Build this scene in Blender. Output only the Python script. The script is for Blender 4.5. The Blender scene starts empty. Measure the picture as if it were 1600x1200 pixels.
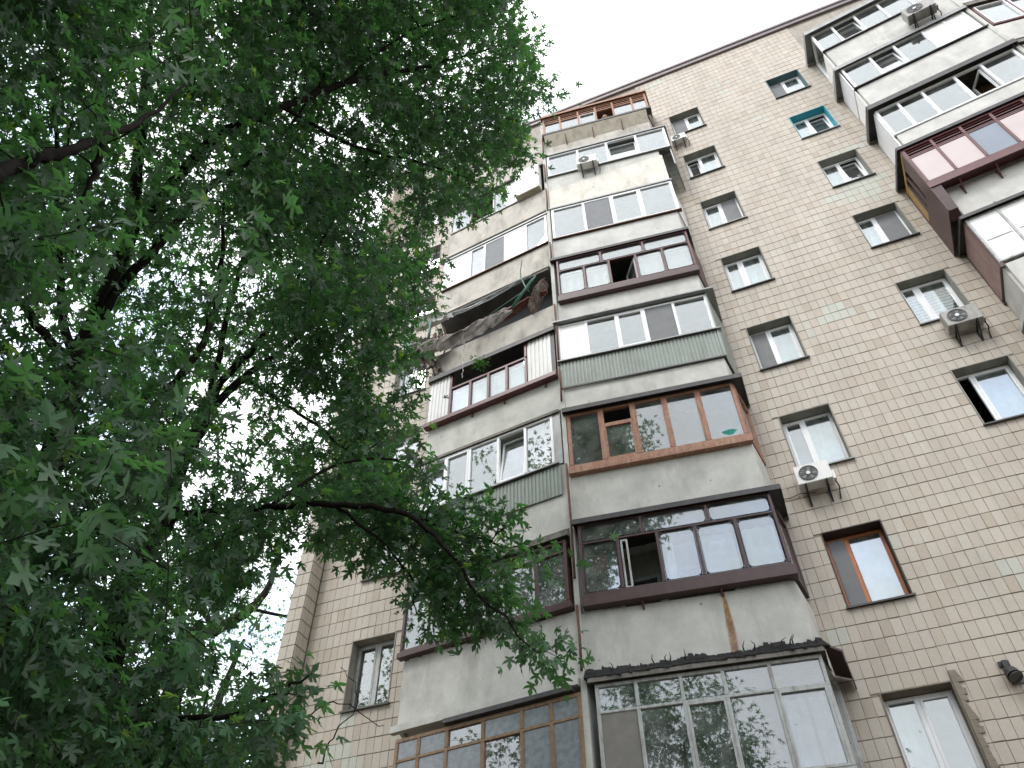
import bpy, math, random
import numpy as np
from mathutils import Vector, Matrix
random.seed(7); rng=np.random.default_rng(11)
SC=bpy.context.scene; COL=SC.collection
# ------------------------------------------------------------------ camera
YAW,PITCH,ROLL,FPX=math.radians(-21.894),math.radians(48.176),math.radians(-0.34),1233.12
CAM=np.array([0.0,-11.866,-3.0296]); GROUND=-4.65
_f=np.array([math.sin(YAW)*math.cos(PITCH),math.cos(YAW)*math.cos(PITCH),math.sin(PITCH)])
_r0=np.array([math.cos(YAW),-math.sin(YAW),0.0]); _u0=np.cross(_r0,_f)
_r=_r0*math.cos(ROLL)+_u0*math.sin(ROLL); _u=-_r0*math.sin(ROLL)+_u0*math.cos(ROLL)
cd=bpy.data.cameras.new('camera'); cam=bpy.data.objects.new('camera',cd); COL.objects.link(cam)
cd.sensor_width=36; cd.lens=FPX/1600*36; cd.clip_start=.05; cd.clip_end=900
cam.matrix_world=Matrix(((_r[0],_u[0],-_f[0],CAM[0]),(_r[1],_u[1],-_f[1],CAM[1]),(_r[2],_u[2],-_f[2],CAM[2]),(0,0,0,1)))
SC.camera=cam
def at(px,py,d):
    v=(px-800)*_r-(py-600)*_u+FPX*_f
    return CAM+v/np.linalg.norm(v)*d
# ------------------------------------------------------------------ sky
W=bpy.data.worlds.new('World'); SC.world=W; W.use_nodes=True
nt=W.node_tree; nt.nodes.clear(); N=nt.nodes; L=nt.links
out=N.new('ShaderNodeOutputWorld'); bg=N.new('ShaderNodeBackground'); bg.inputs['Strength'].default_value=0.10
sky=N.new('ShaderNodeTexSky'); sky.sky_type='NISHITA'; sky.sun_disc=False
SUN_EL,SUN_AZ=math.radians(52),math.radians(200)
sky.sun_elevation=SUN_EL; sky.sun_rotation=SUN_AZ
tc=N.new('ShaderNodeTexCoord'); mp=N.new('ShaderNodeMapping'); mp.inputs['Scale'].default_value=(1.2,1.2,2.2); mp.inputs['Location'].default_value=(1.7,.4,.3)
noi=N.new('ShaderNodeTexNoise'); noi.inputs['Scale'].default_value=1.6; noi.inputs['Detail'].default_value=6; noi.inputs['Roughness'].default_value=.55
rmp=N.new('ShaderNodeValToRGB'); rmp.color_ramp.elements[0].position=.26; rmp.color_ramp.elements[1].position=.46
noi2=N.new('ShaderNodeTexNoise'); noi2.inputs['Scale'].default_value=2.7; noi2.inputs['Detail'].default_value=5
cl=N.new('ShaderNodeMix'); cl.data_type='RGBA'; cl.inputs[6].default_value=(13.0,13.6,14.6,1); cl.inputs[7].default_value=(19,19,19,1)
mx=N.new('ShaderNodeMix'); mx.data_type='RGBA'
mb=N.new('ShaderNodeVectorMath'); mb.operation='SCALE'; mb.inputs[3].default_value=4.6
L.new(tc.outputs['Generated'],mp.inputs[0]); L.new(mp.outputs[0],noi.inputs[0]); L.new(mp.outputs[0],noi2.inputs[0])
L.new(noi.outputs[0],rmp.inputs[0]); L.new(noi2.outputs[0],cl.inputs[0]); L.new(rmp.outputs[0],mx.inputs[0])
L.new(sky.outputs[0],mb.inputs[0]); L.new(mb.outputs[0],mx.inputs[6]); L.new(cl.outputs[2],mx.inputs[7])
L.new(mx.outputs[2],bg.inputs[0]); L.new(bg.outputs[0],out.inputs[0])
sd=bpy.data.lights.new('sun','SUN'); sd.energy=1.3; sd.angle=math.radians(18); sd.color=(1,.97,.92)
so=bpy.data.objects.new('sun',sd); COL.objects.link(so)
sv=Vector((math.sin(SUN_AZ)*math.cos(SUN_EL),math.cos(SUN_AZ)*math.cos(SUN_EL),math.sin(SUN_EL)))
so.rotation_euler=sv.to_track_quat('Z','Y').to_euler()
SC.view_settings.view_transform='Standard'; SC.view_settings.look='None'; SC.view_settings.exposure=0.48; SC.view_settings.gamma=1
SC.view_settings.use_curve_mapping=False
try:
    SC.cycles.max_bounces=7; SC.cycles.transparent_max_bounces=24; SC.cycles.diffuse_bounces=3; SC.cycles.glossy_bounces=3
except Exception: pass
# ------------------------------------------------------------------ materials
def newmat(name):
    m=bpy.data.materials.new(name); m.use_nodes=True; n=m.node_tree; n.nodes.clear()
    o=n.nodes.new('ShaderNodeOutputMaterial'); b=n.nodes.new('ShaderNodeBsdfPrincipled'); n.links.new(b.outputs[0],o.inputs[0])
    return m,n,b,o
def node(n,t,**k):
    x=n.nodes.new(t)
    for a,v in k.items(): setattr(x,a,v)
    return x
def simple(name,col,rough=.6,metal=0,var=.12,scale=6,bump=.0,bscale=60,dirt=None,dirtamt=.5,dscale=2.5):
    m,n,b,o=newmat(name); l=n.links
    g=node(n,'ShaderNodeNewGeometry')
    t=node(n,'ShaderNodeTexNoise'); t.inputs['Scale'].default_value=scale; t.inputs['Detail'].default_value=8; t.inputs['Roughness'].default_value=.6
    l.new(g.outputs['Position'],t.inputs['Vector'])
    r=node(n,'ShaderNodeValToRGB'); e=r.color_ramp.elements
    e[0].position=.3; e[1].position=.7
    e[0].color=tuple(c*(1-var) for c in col)+(1,); e[1].color=tuple(min(1,c*(1+var)) for c in col)+(1,)
    l.new(t.outputs[0],r.inputs[0]); src=r.outputs[0]
    if dirt:
        mpn=node(n,'ShaderNodeMapping'); mpn.inputs['Scale'].default_value=(dscale*2.2,dscale*2.2,dscale*.55)
        l.new(g.outputs['Position'],mpn.inputs[0])
        t2=node(n,'ShaderNodeTexNoise'); t2.inputs['Scale'].default_value=1; t2.inputs['Detail'].default_value=9; t2.inputs['Roughness'].default_value=.65
        l.new(mpn.outputs[0],t2.inputs['Vector'])
        r2=node(n,'ShaderNodeValToRGB'); r2.color_ramp.elements[0].position=.46; r2.color_ramp.elements[1].position=.68
        r2.color_ramp.elements[0].color=(0,0,0,1); r2.color_ramp.elements[1].color=(dirtamt,)*3+(1,)
        l.new(t2.outputs[0],r2.inputs[0])
        mm=node(n,'ShaderNodeMix',data_type='RGBA'); l.new(r2.outputs[0],mm.inputs[0]); l.new(src,mm.inputs[6]); mm.inputs[7].default_value=tuple(dirt)+(1,)
        src=mm.outputs[2]
    l.new(src,b.inputs['Base Color']); b.inputs['Roughness'].default_value=rough; b.inputs['Metallic'].default_value=metal
    if bump:
        bt=node(n,'ShaderNodeTexNoise'); bt.inputs['Scale'].default_value=bscale; bt.inputs['Detail'].default_value=6; l.new(g.outputs['Position'],bt.inputs['Vector'])
        bp=node(n,'ShaderNodeBump'); bp.inputs['Strength'].default_value=bump; bp.inputs['Distance'].default_value=.01
        l.new(bt.outputs[0],bp.inputs['Height']); l.new(bp.outputs[0],b.inputs['Normal'])
    return m
M={}
M['grout']=simple('grout',(.21,.18,.145),.9,bump=.4)
M['plaster']=simple('plaster',(.34,.31,.27),.9,bump=.3,dirt=(.13,.12,.10))
M['reveal']=simple('grey_reveal',(.26,.26,.23),.85,dirt=(.12,.12,.1))
M['reveal_teal']=simple('teal_reveal',(.03,.30,.38),.6)
M['reveal_blue']=simple('blue_grey_reveal',(.09,.16,.18),.7)
M['reveal_dark']=simple('dark_reveal',(.05,.03,.028),.7)
M['reveal_mortar']=simple('mortar_reveal',(.22,.19,.15),.95,bump=.7,bscale=30,dirt=(.1,.085,.06))
M['pvc']=simple('white_plastic',(.78,.79,.80),.35,var=.03,dirt=(.5,.49,.46),dirtamt=.3)
M['pvc_old']=simple('old_white_paint',(.42,.44,.43),.55,var=.12,scale=14,dirt=(.20,.17,.13),dirtamt=.75,dscale=5,bump=.3)
M['panel']=simple('white_sandwich_panel',(.80,.80,.78),.4,var=.02,dirt=(.62,.60,.55),dirtamt=.3)
M['siding']=simple('white_siding',(.64,.64,.62),.5,var=.04,dirt=(.42,.40,.36),dirtamt=.5)
M['green']=simple('grey_green_sheet',(.235,.27,.24),.5,var=.05,dirt=(.15,.16,.14),dirtamt=.6)
M['brown']=simple('brown_paint',(.060,.027,.025),.45,var=.25,scale=10,dirt=(.045,.018,.015),dirtamt=.7,bump=.2)
M['maroon']=simple('maroon_paint',(.115,.036,.038),.4,var=.2,scale=10,dirt=(.05,.02,.02),dirtamt=.6,bump=.2)
M['pinkbrown']=simple('pinkish_brown_metal',(.27,.18,.165),.6,var=.12,dirt=(.16,.08,.06),dirtamt=.6)
M['wood']=simple('worn_red_wood',(.31,.15,.095),.65,var=.3,scale=18,dirt=(.42,.30,.21),dirtamt=.7,dscale=6,bump=.4)
M['ochre']=simple('ochre_wood',(.21,.125,.065),.65,var=.3,scale=16,dirt=(.28,.22,.15),dirtamt=.6,dscale=6,bump=.4)
M['orangewood']=simple('orange_varnished_wood',(.38,.13,.04),.4,var=.15,scale=12)
M['yellow']=simple('yellow_paint',(.34,.21,.05),.5,var=.1,dirt=(.3,.15,.03),dirtamt=.4)
M['darkmetal']=simple('dark_metal',(.045,.043,.045),.55,var=.3,dirt=(.10,.08,.07),dirtamt=.5)
M['roofmetal']=simple('purplish_roof_metal',(.17,.14,.145),.5,var=.15)
M['galv']=simple('galvanised_sheet',(.26,.27,.265),.45,metal=.2,var=.15,dirt=(.15,.14,.12),dirtamt=.5)
M['beige']=simple('beige_sheet',(.40,.36,.28),.6,var=.1,dirt=(.2,.16,.11),dirtamt=.5)
M['tar']=simple('black_roofing_felt',(.012,.011,.011),.95,var=.4,bump=1,bscale=25)
M['rust']=simple('rusty_iron',(.12,.055,.035),.85,var=.35,scale=16,bump=.3)
M['greenpaint']=simple('green_paint',(.02,.13,.085),.5,var=.2,dirt=(.08,.12,.09),dirtamt=.5)
M['debris']=simple('crumpled_roofing',(.30,.27,.25),.9,var=.2,scale=3,bump=.4,bscale=8,dirt=(.09,.07,.06),dirtamt=.85,dscale=3)
M['shade_concrete']=simple('shade_dark_concrete',(.10,.095,.09),.95,var=.3,scale=3); M['rubble']=simple('mixed_rubble',(.11,.075,.06),.95,var=.6,scale=7,bump=1,bscale=14,dirt=(.26,.24,.22),dirtamt=.9,dscale=5); M['reddebris']=simple('red_brown_board',(.13,.045,.035),.8,var=.4,scale=9,bump=.5)  # exposed ceiling's concrete is darkened to carry the recess's shade in its colour
M['interior']=simple('room_wall',(.20,.19,.17),.9)
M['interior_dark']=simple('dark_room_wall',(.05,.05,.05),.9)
M['interior_brown']=simple('brown_room_wall',(.16,.09,.045),.8,var=.2)
M['curtain']=simple('net_curtain',(.70,.72,.72),.9,var=.06,scale=4)
M['blind']=simple('white_blind',(.78,.80,.82),.6,var=.03)
M['pink']=simple('pinkish_film',(.50,.42,.415),.35,var=.06,scale=2)
M['greyblue']=simple('grey_blue_panel',(.20,.23,.28),.3,var=.06,scale=2)
M['greyfilm']=simple('grey_insect_screen',(.16,.165,.17),.7,var=.1)
M['speckle']=simple('old_painted_glass',(.21,.235,.25),.25,var=.25,scale=12)
M['ac_white']=simple('white_enamel',(.70,.70,.68),.4,var=.04,dirt=(.45,.42,.36),dirtamt=.4)
M['ac_dirty']=simple('grimy_enamel',(.33,.32,.30),.6,var=.15,dirt=(.16,.15,.13),dirtamt=.7); M['ac_grey']=simple('grey_grille',(.10,.10,.105),.5,var=.2)
M['black']=simple('black_iron',(.02,.02,.022),.6,var=.3)
M['concrete_dark']=simple('stained_concrete',(.20,.185,.16),.9,var=.15,dirt=(.07,.065,.055),dirtamt=.8,bump=.4)
M['card']=simple('cardboard',(.35,.24,.14),.8,var=.1)
M['teal']=simple('teal_cloth',(.05,.35,.30),.8)
M['red']=simple('red_cloth',(.45,.05,.06),.8,var=.3,scale=20)
M['skin']=simple('skin',(.45,.25,.18),.5,var=.05); M['hair']=simple('dark_hair',(.03,.015,.012),.5,var=.3)
M['blouse']=simple('dark_red_blouse',(.16,.03,.03),.8)
M['asphalt']=simple('asphalt',(.055,.054,.052),.9,var=.2,bump=.3); M['soil']=simple('soil',(.09,.07,.045),.95,var=.3)
M['bark']=simple('bark',(.020,.017,.015),1,var=.35,scale=14,bump=1,bscale=18)
M['bark'].node_tree.nodes['Principled BSDF'].inputs['Specular IOR Level'].default_value=.1
# concrete panels
def concrete(name,col,dirt,amt,streak=None,moss=False):
    m,n,b,o=newmat(name); l=n.links; g=node(n,'ShaderNodeNewGeometry')
    t=node(n,'ShaderNodeTexNoise'); t.inputs['Scale'].default_value=2.2; t.inputs['Detail'].default_value=10; t.inputs['Roughness'].default_value=.62
    l.new(g.outputs['Position'],t.inputs[0])
    r=node(n,'ShaderNodeValToRGB'); e=r.color_ramp.elements; e[0].position=.32; e[1].position=.68
    e[0].color=tuple(c*.84 for c in col)+(1,); e[1].color=tuple(c*1.12 for c in col)+(1,); l.new(t.outputs[0],r.inputs[0])
    mp=node(n,'ShaderNodeMapping'); mp.inputs['Scale'].default_value=(2.6,2.6,.8); l.new(g.outputs['Position'],mp.inputs[0])
    t2=node(n,'ShaderNodeTexNoise'); t2.inputs['Scale'].default_value=1; t2.inputs['Detail'].default_value=9; t2.inputs['Roughness'].default_value=.7; l.new(mp.outputs[0],t2.inputs[0])
    r2=node(n,'ShaderNodeValToRGB'); r2.color_ramp.elements[0].position=.48; r2.color_ramp.elements[1].position=.78
    r2.color_ramp.elements[0].color=(0,0,0,1); r2.color_ramp.elements[1].color=(amt,amt,amt,1); l.new(t2.outputs[0],r2.inputs[0])
    mm=node(n,'ShaderNodeMix',data_type='RGBA'); l.new(r2.outputs[0],mm.inputs[0]); l.new(r.outputs[0],mm.inputs[6]); mm.inputs[7].default_value=tuple(dirt)+(1,)
    # pock marks
    v=node(n,'ShaderNodeTexVoronoi'); v.inputs['Scale'].default_value=2.6; l.new(g.outputs['Position'],v.inputs[0])
    r3=node(n,'ShaderNodeValToRGB'); r3.color_ramp.elements[0].position=.035; r3.color_ramp.elements[1].position=.075
    r3.color_ramp.elements[0].color=(.75,.75,.75,1); r3.color_ramp.elements[1].color=(0,0,0,1); l.new(v.outputs['Distance'],r3.inputs[0])
    m3=node(n,'ShaderNodeMix',data_type='RGBA'); l.new(r3.outputs[0],m3.inputs[0]); l.new(mm.outputs[2],m3.inputs[6]); m3.inputs[7].default_value=(.08,.075,.07,1)
    src=m3.outputs[2]
    l.new(src,b.inputs['Base Color']); b.inputs['Roughness'].default_value=.85
    bt=node(n,'ShaderNodeTexNoise'); bt.inputs['Scale'].default_value=35; bt.inputs['Detail'].default_value=7; l.new(g.outputs['Position'],bt.inputs[0])
    bp=node(n,'ShaderNodeBump'); bp.inputs['Strength'].default_value=.35; bp.inputs['Distance'].default_value=.01; l.new(bt.outputs[0],bp.inputs['Height']); l.new(bp.outputs[0],b.inputs['Normal'])
    return m
M['concrete']=concrete('concrete',(.51,.505,.465),(.25,.24,.215),.7)
M['concrete_warm']=concrete('warm_concrete',(.45,.42,.37),(.16,.145,.12),1.0)
M['concrete_new']=concrete('painted_concrete',(.52,.51,.48),(.30,.29,.27),.6)
M['cream']=concrete('cream_render',(.62,.59,.52),(.30,.26,.22),.9)
# rust streak stain: its own irregular thin flake sheet colour
m,n,b,o=newmat('rust_stain'); l=n.links; g=node(n,'ShaderNodeNewGeometry'); t=node(n,'ShaderNodeTexNoise'); t.inputs['Scale'].default_value=9; t.inputs['Detail'].default_value=9
l.new(g.outputs['Position'],t.inputs[0]); r=node(n,'ShaderNodeValToRGB'); r.color_ramp.elements[0].position=.35; r.color_ramp.elements[1].position=.62
r.color_ramp.elements[0].color=(.22,.07,.018,1); r.color_ramp.elements[1].color=(.40,.24,.09,1); l.new(t.outputs[0],r.inputs[0]); l.new(r.outputs[0],b.inputs['Base Color']); b.inputs['Roughness'].default_value=.9
at_=node(n,'ShaderNodeAttribute'); at_.attribute_name='fade'
ml=node(n,'ShaderNodeMath',operation='MULTIPLY'); t2=node(n,'ShaderNodeTexNoise'); t2.inputs['Scale'].default_value=22; t2.inputs['Detail'].default_value=6; l.new(g.outputs['Position'],t2.inputs[0])
r2=node(n,'ShaderNodeValToRGB'); r2.color_ramp.elements[0].position=.12; r2.color_ramp.elements[1].position=.42; l.new(t2.outputs[0],r2.inputs[0])
l.new(at_.outputs['Fac'],ml.inputs[0]); l.new(r2.outputs[0],ml.inputs[1]); l.new(ml.outputs[0],b.inputs['Alpha']); M['ruststain']=m
# tiles: each tile its own tone from the cell it sits in
TW,TH,TX0,TZ0=.155,.28,1.754,.906
m,n,b,o=newmat('facade_tile'); l=n.links; g=node(n,'ShaderNodeNewGeometry')
s1=node(n,'ShaderNodeVectorMath',operation='SUBTRACT'); s1.inputs[1].default_value=(TX0,0,TZ0); l.new(g.outputs['Position'],s1.inputs[0])
s2=node(n,'ShaderNodeVectorMath',operation='DIVIDE'); s2.inputs[1].default_value=(TW,1000,TH); l.new(s1.outputs[0],s2.inputs[0])
s3=node(n,'ShaderNodeVectorMath',operation='FLOOR'); l.new(s2.outputs[0],s3.inputs[0])
wn=node(n,'ShaderNodeTexWhiteNoise',noise_dimensions='3D'); l.new(s3.outputs[0],wn.inputs['Vector'])
r=node(n,'ShaderNodeValToRGB'); cr=r.color_ramp; cr.elements[0].position=0; cr.elements[0].color=(.41,.355,.29,1); cr.elements[1].position=1; cr.elements[1].color=(.485,.43,.36,1)
for p,c in ((.03,(.385,.325,.255)),(.08,(.435,.375,.305)),(.5,(.45,.398,.335)),(.93,(.468,.417,.352)),(.97,(.465,.43,.365))):
    e=cr.elements.new(p); e.color=tuple(c)+(1,)
l.new(wn.outputs['Value'],r.inputs[0])
# replaced greenish tiles in irregular patches
sc=node(n,'ShaderNodeVectorMath',operation='MULTIPLY'); sc.inputs[1].default_value=(.085,0,.26); l.new(s3.outputs[0],sc.inputs[0])
pn=node(n,'ShaderNodeTexNoise'); pn.inputs['Scale'].default_value=1.0; pn.inputs['Detail'].default_value=1; l.new(sc.outputs[0],pn.inputs[0])
ad=node(n,'ShaderNodeMath',operation='MULTIPLY_ADD'); l.new(wn.outputs['Value'],ad.inputs[0]); ad.inputs[1].default_value=.12; l.new(pn.outputs[0],ad.inputs[2])
pr=node(n,'ShaderNodeValToRGB'); pr.color_ramp.interpolation='LINEAR'; pr.color_ramp.elements[0].position=.735; pr.color_ramp.elements[1].position=.755; l.new(ad.outputs[0],pr.inputs[0])
m1=node(n,'ShaderNodeMix',data_type='RGBA'); l.new(pr.outputs[0],m1.inputs[0]); l.new(r.outputs[0],m1.inputs[6]); m1.inputs[7].default_value=(.44,.445,.385,1)
# grime
gm=node(n,'ShaderNodeMapping'); gm.inputs['Scale'].default_value=(.9,.9,.35); l.new(g.outputs['Position'],gm.inputs[0])
gn=node(n,'ShaderNodeTexNoise'); gn.inputs['Scale'].default_value=1.3; gn.inputs['Detail'].default_value=10; gn.inputs['Roughness'].default_value=.65; l.new(gm.outputs[0],gn.inputs[0])
gr=node(n,'ShaderNodeValToRGB'); gr.color_ramp.elements[0].position=.42; gr.color_ramp.elements[0].color=(0,0,0,1); gr.color_ramp.elements[1].position=.75; gr.color_ramp.elements[1].color=(.55,.55,.55,1); l.new(gn.outputs[0],gr.inputs[0])
m2=node(n,'ShaderNodeMix',data_type='RGBA'); l.new(gr.outputs[0],m2.inputs[0]); l.new(m1.outputs[2],m2.inputs[6]); m2.inputs[7].default_value=(.27,.24,.20,1)
fn=node(n,'ShaderNodeTexNoise'); fn.inputs['Scale'].default_value=28; fn.inputs['Detail'].default_value=7; l.new(g.outputs['Position'],fn.inputs[0])
fr=node(n,'ShaderNodeMapRange'); fr.inputs[3].default_value=.90; fr.inputs[4].default_value=1.08; l.new(fn.outputs[0],fr.inputs[0])
m3=node(n,'ShaderNodeVectorMath',operation='SCALE'); l.new(m2.outputs[2],m3.inputs[0]); l.new(fr.outputs[0],m3.inputs[3])
l.new(m3.outputs[0],b.inputs['Base Color']); b.inputs['Roughness'].default_value=.62
bp=node(n,'ShaderNodeBump'); bp.inputs['Strength'].default_value=.25; bp.inputs['Distance'].default_value=.006; l.new(fn.outputs[0],bp.inputs['Height']); l.new(bp.outputs[0],b.inputs['Normal'])
M['tile']=m
def glass(name,tint=(.80,.86,.86),refl=.10,dirty=.05,gloss=(.93,.94,.95)):
    m,n,b,o=newmat(name); l=n.links; n.nodes.remove(b)
    tr=node(n,'ShaderNodeBsdfTransparent'); tr.inputs[0].default_value=tint+(1,)
    gl=node(n,'ShaderNodeBsdfGlossy'); gl.inputs[0].default_value=gloss+(1,); gl.inputs['Roughness'].default_value=.012
    lw=node(n,'ShaderNodeLayerWeight'); lw.inputs[0].default_value=.5
    pw=node(n,'ShaderNodeMath',operation='POWER'); pw.inputs[1].default_value=4; l.new(lw.outputs['Facing'],pw.inputs[0])
    ma=node(n,'ShaderNodeMath',operation='MULTIPLY_ADD'); ma.inputs[1].default_value=.9; ma.inputs[2].default_value=refl; ma.use_clamp=True; l.new(pw.outputs[0],ma.inputs[0])
    mix=node(n,'ShaderNodeMixShader'); l.new(ma.outputs[0],mix.inputs[0]); l.new(tr.outputs[0],mix.inputs[1]); l.new(gl.outputs[0],mix.inputs[2])
    df=node(n,'ShaderNodeBsdfDiffuse'); df.inputs[0].default_value=(.55,.55,.52,1)
    g=node(n,'ShaderNodeNewGeometry'); t=node(n,'ShaderNodeTexNoise'); t.inputs['Scale'].default_value=3.5; t.inputs['Detail'].default_value=7; l.new(g.outputs['Position'],t.inputs[0])
    mr=node(n,'ShaderNodeMapRange'); mr.inputs[1].default_value=.35; mr.inputs[2].default_value=.75; mr.inputs[3].default_value=dirty*.4; mr.inputs[4].default_value=dirty*1.8; l.new(t.outputs[0],mr.inputs[0])
    bp=node(n,'ShaderNodeBump'); bp.inputs['Strength'].default_value=.05; bp.inputs['Distance'].default_value=.02
    t2=node(n,'ShaderNodeTexNoise'); t2.inputs['Scale'].default_value=1.3; l.new(g.outputs['Position'],t2.inputs[0]); l.new(t2.outputs[0],bp.inputs['Height']); l.new(bp.outputs[0],gl.inputs['Normal'])
    m2=node(n,'ShaderNodeMixShader'); l.new(mr.outputs[0],m2.inputs[0]); l.new(mix.outputs[0],m2.inputs[1]); l.new(df.outputs[0],m2.inputs[2]); l.new(m2.outputs[0],o.inputs[0])
    return m
M['glass']=glass('window_glass',refl=.19); M['glass_old']=glass('old_window_glass',(.72,.78,.78),.15,.10); M['glass_dim']=glass('dim_window_glass',(.70,.76,.80),.15,.10)
# leaves
def leafmat(name,top,under,young):
    m,n,b,o=newmat(name); l=n.links; n.nodes.remove(b); g=node(n,'ShaderNodeNewGeometry')
    r=node(n,'ShaderNodeValToRGB'); e=r.color_ramp.elements; e[0].position=0; e[0].color=tuple(c*.6 for c in top)+(1,); e[1].position=1; e[1].color=young+(1,)
    x=e.new(.5); x.color=top+(1,); x=e.new(.93); x.color=tuple(c*1.5 for c in top)+(1,)
    l.new(g.outputs['Random Per Island'],r.inputs[0])
    mu=node(n,'ShaderNodeMix',data_type='RGBA'); l.new(g.outputs['Backfacing'],mu.inputs[0]); l.new(r.outputs[0],mu.inputs[6]); mu.inputs[7].default_value=under+(1,)
    df=node(n,'ShaderNodeBsdfPrincipled'); df.inputs['Roughness'].default_value=.5; df.inputs['Specular IOR Level'].default_value=.35; l.new(mu.outputs[2],df.inputs['Base Color'])
    tr=node(n,'ShaderNodeBsdfTranslucent'); sc=node(n,'ShaderNodeMix',data_type='RGBA'); sc.blend_type='MULTIPLY'; sc.inputs[0].default_value=1; l.new(r.outputs[0],sc.inputs[6]); sc.inputs[7].default_value=(1.45,1.9,.75,1); l.new(sc.outputs[2],tr.inputs[0])
    mx=node(n,'ShaderNodeMixShader'); mx.inputs[0].default_value=.48; l.new(df.outputs[0],mx.inputs[1]); l.new(tr.outputs[0],mx.inputs[2]); l.new(mx.outputs[0],o.inputs[0])
    return m
M['leaf']=leafmat('maple_leaf',(.050,.116,.058),(.13,.18,.14),(.17,.24,.05))
M['leaf_far']=leafmat('far_leaf',(.06,.12,.03),(.09,.14,.06),(.16,.22,.04))
M['fern']=leafmat('fern_leaf',(.04,.12,.02),(.06,.12,.03),(.10,.20,.03))
# ------------------------------------------------------------------ mesh helpers
class Frame:
    def __init__(s,a,t,n=None):
        s.a=np.array([a[0],a[1],0.0]); t=np.array([t[0],t[1],0.0]); s.t=t/np.linalg.norm(t); s.n=np.array([s.t[1],-s.t[0],0.0])
    def p(s,u,o,z): return s.a+s.t*u+s.n*o+np.array([0,0,z])
    @staticmethod
    def seg(a,b): return Frame(a,(b[0]-a[0],b[1]-a[1]))
class MB:
    def __init__(s): s.v=[]; s.f=[]; s.sm=False
    def add(s,vs,fs):
        k=len(s.v); s.v+= [tuple(map(float,v)) for v in vs]; s.f+=[tuple(i+k for i in f) for f in fs]; return s
    def box(s,F,u0,u1,o0,o1,z0,z1):
        vs=[F.p(u,o,z) for z in (z0,z1) for o in (o0,o1) for u in (u0,u1)]
        return s.add(vs,[(0,1,3,2),(4,6,7,5),(0,4,5,1),(2,3,7,6),(0,2,6,4),(1,5,7,3)])
    def hexa(s,pts): # 8 points: bottom 4 loop, top 4 loop
        return s.add(pts,[(3,2,1,0),(4,5,6,7),(0,1,5,4),(1,2,6,5),(2,3,7,6),(3,0,4,7)])
    def prism(s,F,poly,u0,u1): # poly of (o,z) swept along u
        n=len(poly); vs=[F.p(u0,o,z) for o,z in poly]+[F.p(u1,o,z) for o,z in poly]
        fs=[tuple(range(n-1,-1,-1)),tuple(range(n,2*n))]+[(i,(i+1)%n,(i+1)%n+n,i+n) for i in range(n)]
        return s.add(vs,fs)
    def tube(s,pts,rad,n=6,cap=True):
        pts=[np.array(p,float) for p in pts]; k=len(pts); vs=[]; 
        up=np.array([.13,.27,.95])
        for i,p in enumerate(pts):
            d=pts[min(i+1,k-1)]-pts[max(i-1,0)]; d=d/(np.linalg.norm(d)+1e-9)
            a=np.cross(d,up); 
            if np.linalg.norm(a)<1e-3: a=np.cross(d,[1,0,0])
            a/=np.linalg.norm(a); c=np.cross(d,a); r=rad[i] if hasattr(rad,'__len__') else rad
            for j in range(n):
                w=2*math.pi*j/n; vs.append(p+a*(r*math.cos(w))+c*(r*math.sin(w)))
        fs=[(i*n+j,i*n+(j+1)%n,(i+1)*n+(j+1)%n,(i+1)*n+j) for i in range(k-1) for j in range(n)]
        if cap: fs+=[tuple(range(n-1,-1,-1)),tuple((k-1)*n+j for j in range(n))]
        return s.add(vs,fs)
    def sphere(s,c,r,nu=12,nv=8,sc=(1,1,1)):
        vs=[];fs=[]
        for i in range(nv+1):
            th=math.pi*i/nv
            for j in range(nu):
                ph=2*math.pi*j/nu; vs.append((c[0]+r*sc[0]*math.sin(th)*math.cos(ph),c[1]+r*sc[1]*math.sin(th)*math.sin(ph),c[2]+r*sc[2]*math.cos(th)))
        for i in range(nv):
            for j in range(nu): fs.append((i*nu+j,(i+1)*nu+j,(i+1)*nu+(j+1)%nu,i*nu+(j+1)%nu))
        return s.add(vs,fs)
    def build(s,name,mat,parent=None,smooth=False,bevel=0):
        me=bpy.data.meshes.new(name); me.from_pydata(s.v,[],s.f); me.materials.append(M[mat] if isinstance(mat,str) else mat)
        if smooth: me.polygons.foreach_set('use_smooth',[True]*len(me.polygons))
        me.update(); o=bpy.data.objects.new(name,me); COL.objects.link(o)
        if parent is not None: o.parent=parent
        if bevel:
            b=o.modifiers.new('bevel','BEVEL'); b.width=bevel; b.segments=1; b.limit_method='ANGLE'
        return o
def empty(name,loc=(0,0,0)):
    o=bpy.data.objects.new(name,None); o.location=loc; o.empty_display_size=.3; COL.objects.link(o); return o
def tag(o,label=None,cat=None,group=None,kind=None):
    if label: o['label']=label
    if cat: o['category']=cat
    if group: o['group']=group
    if kind: o['kind']=kind
    return o
FAC=Frame((0,0),(1,0))
JX,JY=-3.13,-1.33
FR=Frame.seg((-3.13,-1.33),(.15,-.945)); FRs=Frame.seg((.15,-.945),(.29,0))
FL=Frame.seg((-6.45,-.945),(-3.13,-1.33)); FLs=Frame.seg((-6.62,0),(-6.45,-.945))
FQ=Frame.seg((5.39,-.945),(8.67,-1.33)); FQs=Frame.seg((5.45,0),(5.39,-.945))
FT=Frame.seg((8.67,-1.33),(11.95,-.945)); FTs=Frame.seg((11.95,-.945),(11.9,0))
WID=3.3; H=2.8
def FZ(k): return (7-k)*H
# ------------------------------------------------------------------ ground
gm_=MB(); gm_.box(FAC,-200,200,-200,200,GROUND-.5,GROUND); tag(gm_.build('ground','soil'),kind='structure')
pm=MB(); pm.box(FAC,-40,40,9,15,GROUND+.004,GROUND+.03); tag(pm.build('path','asphalt'),kind='structure')
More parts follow.
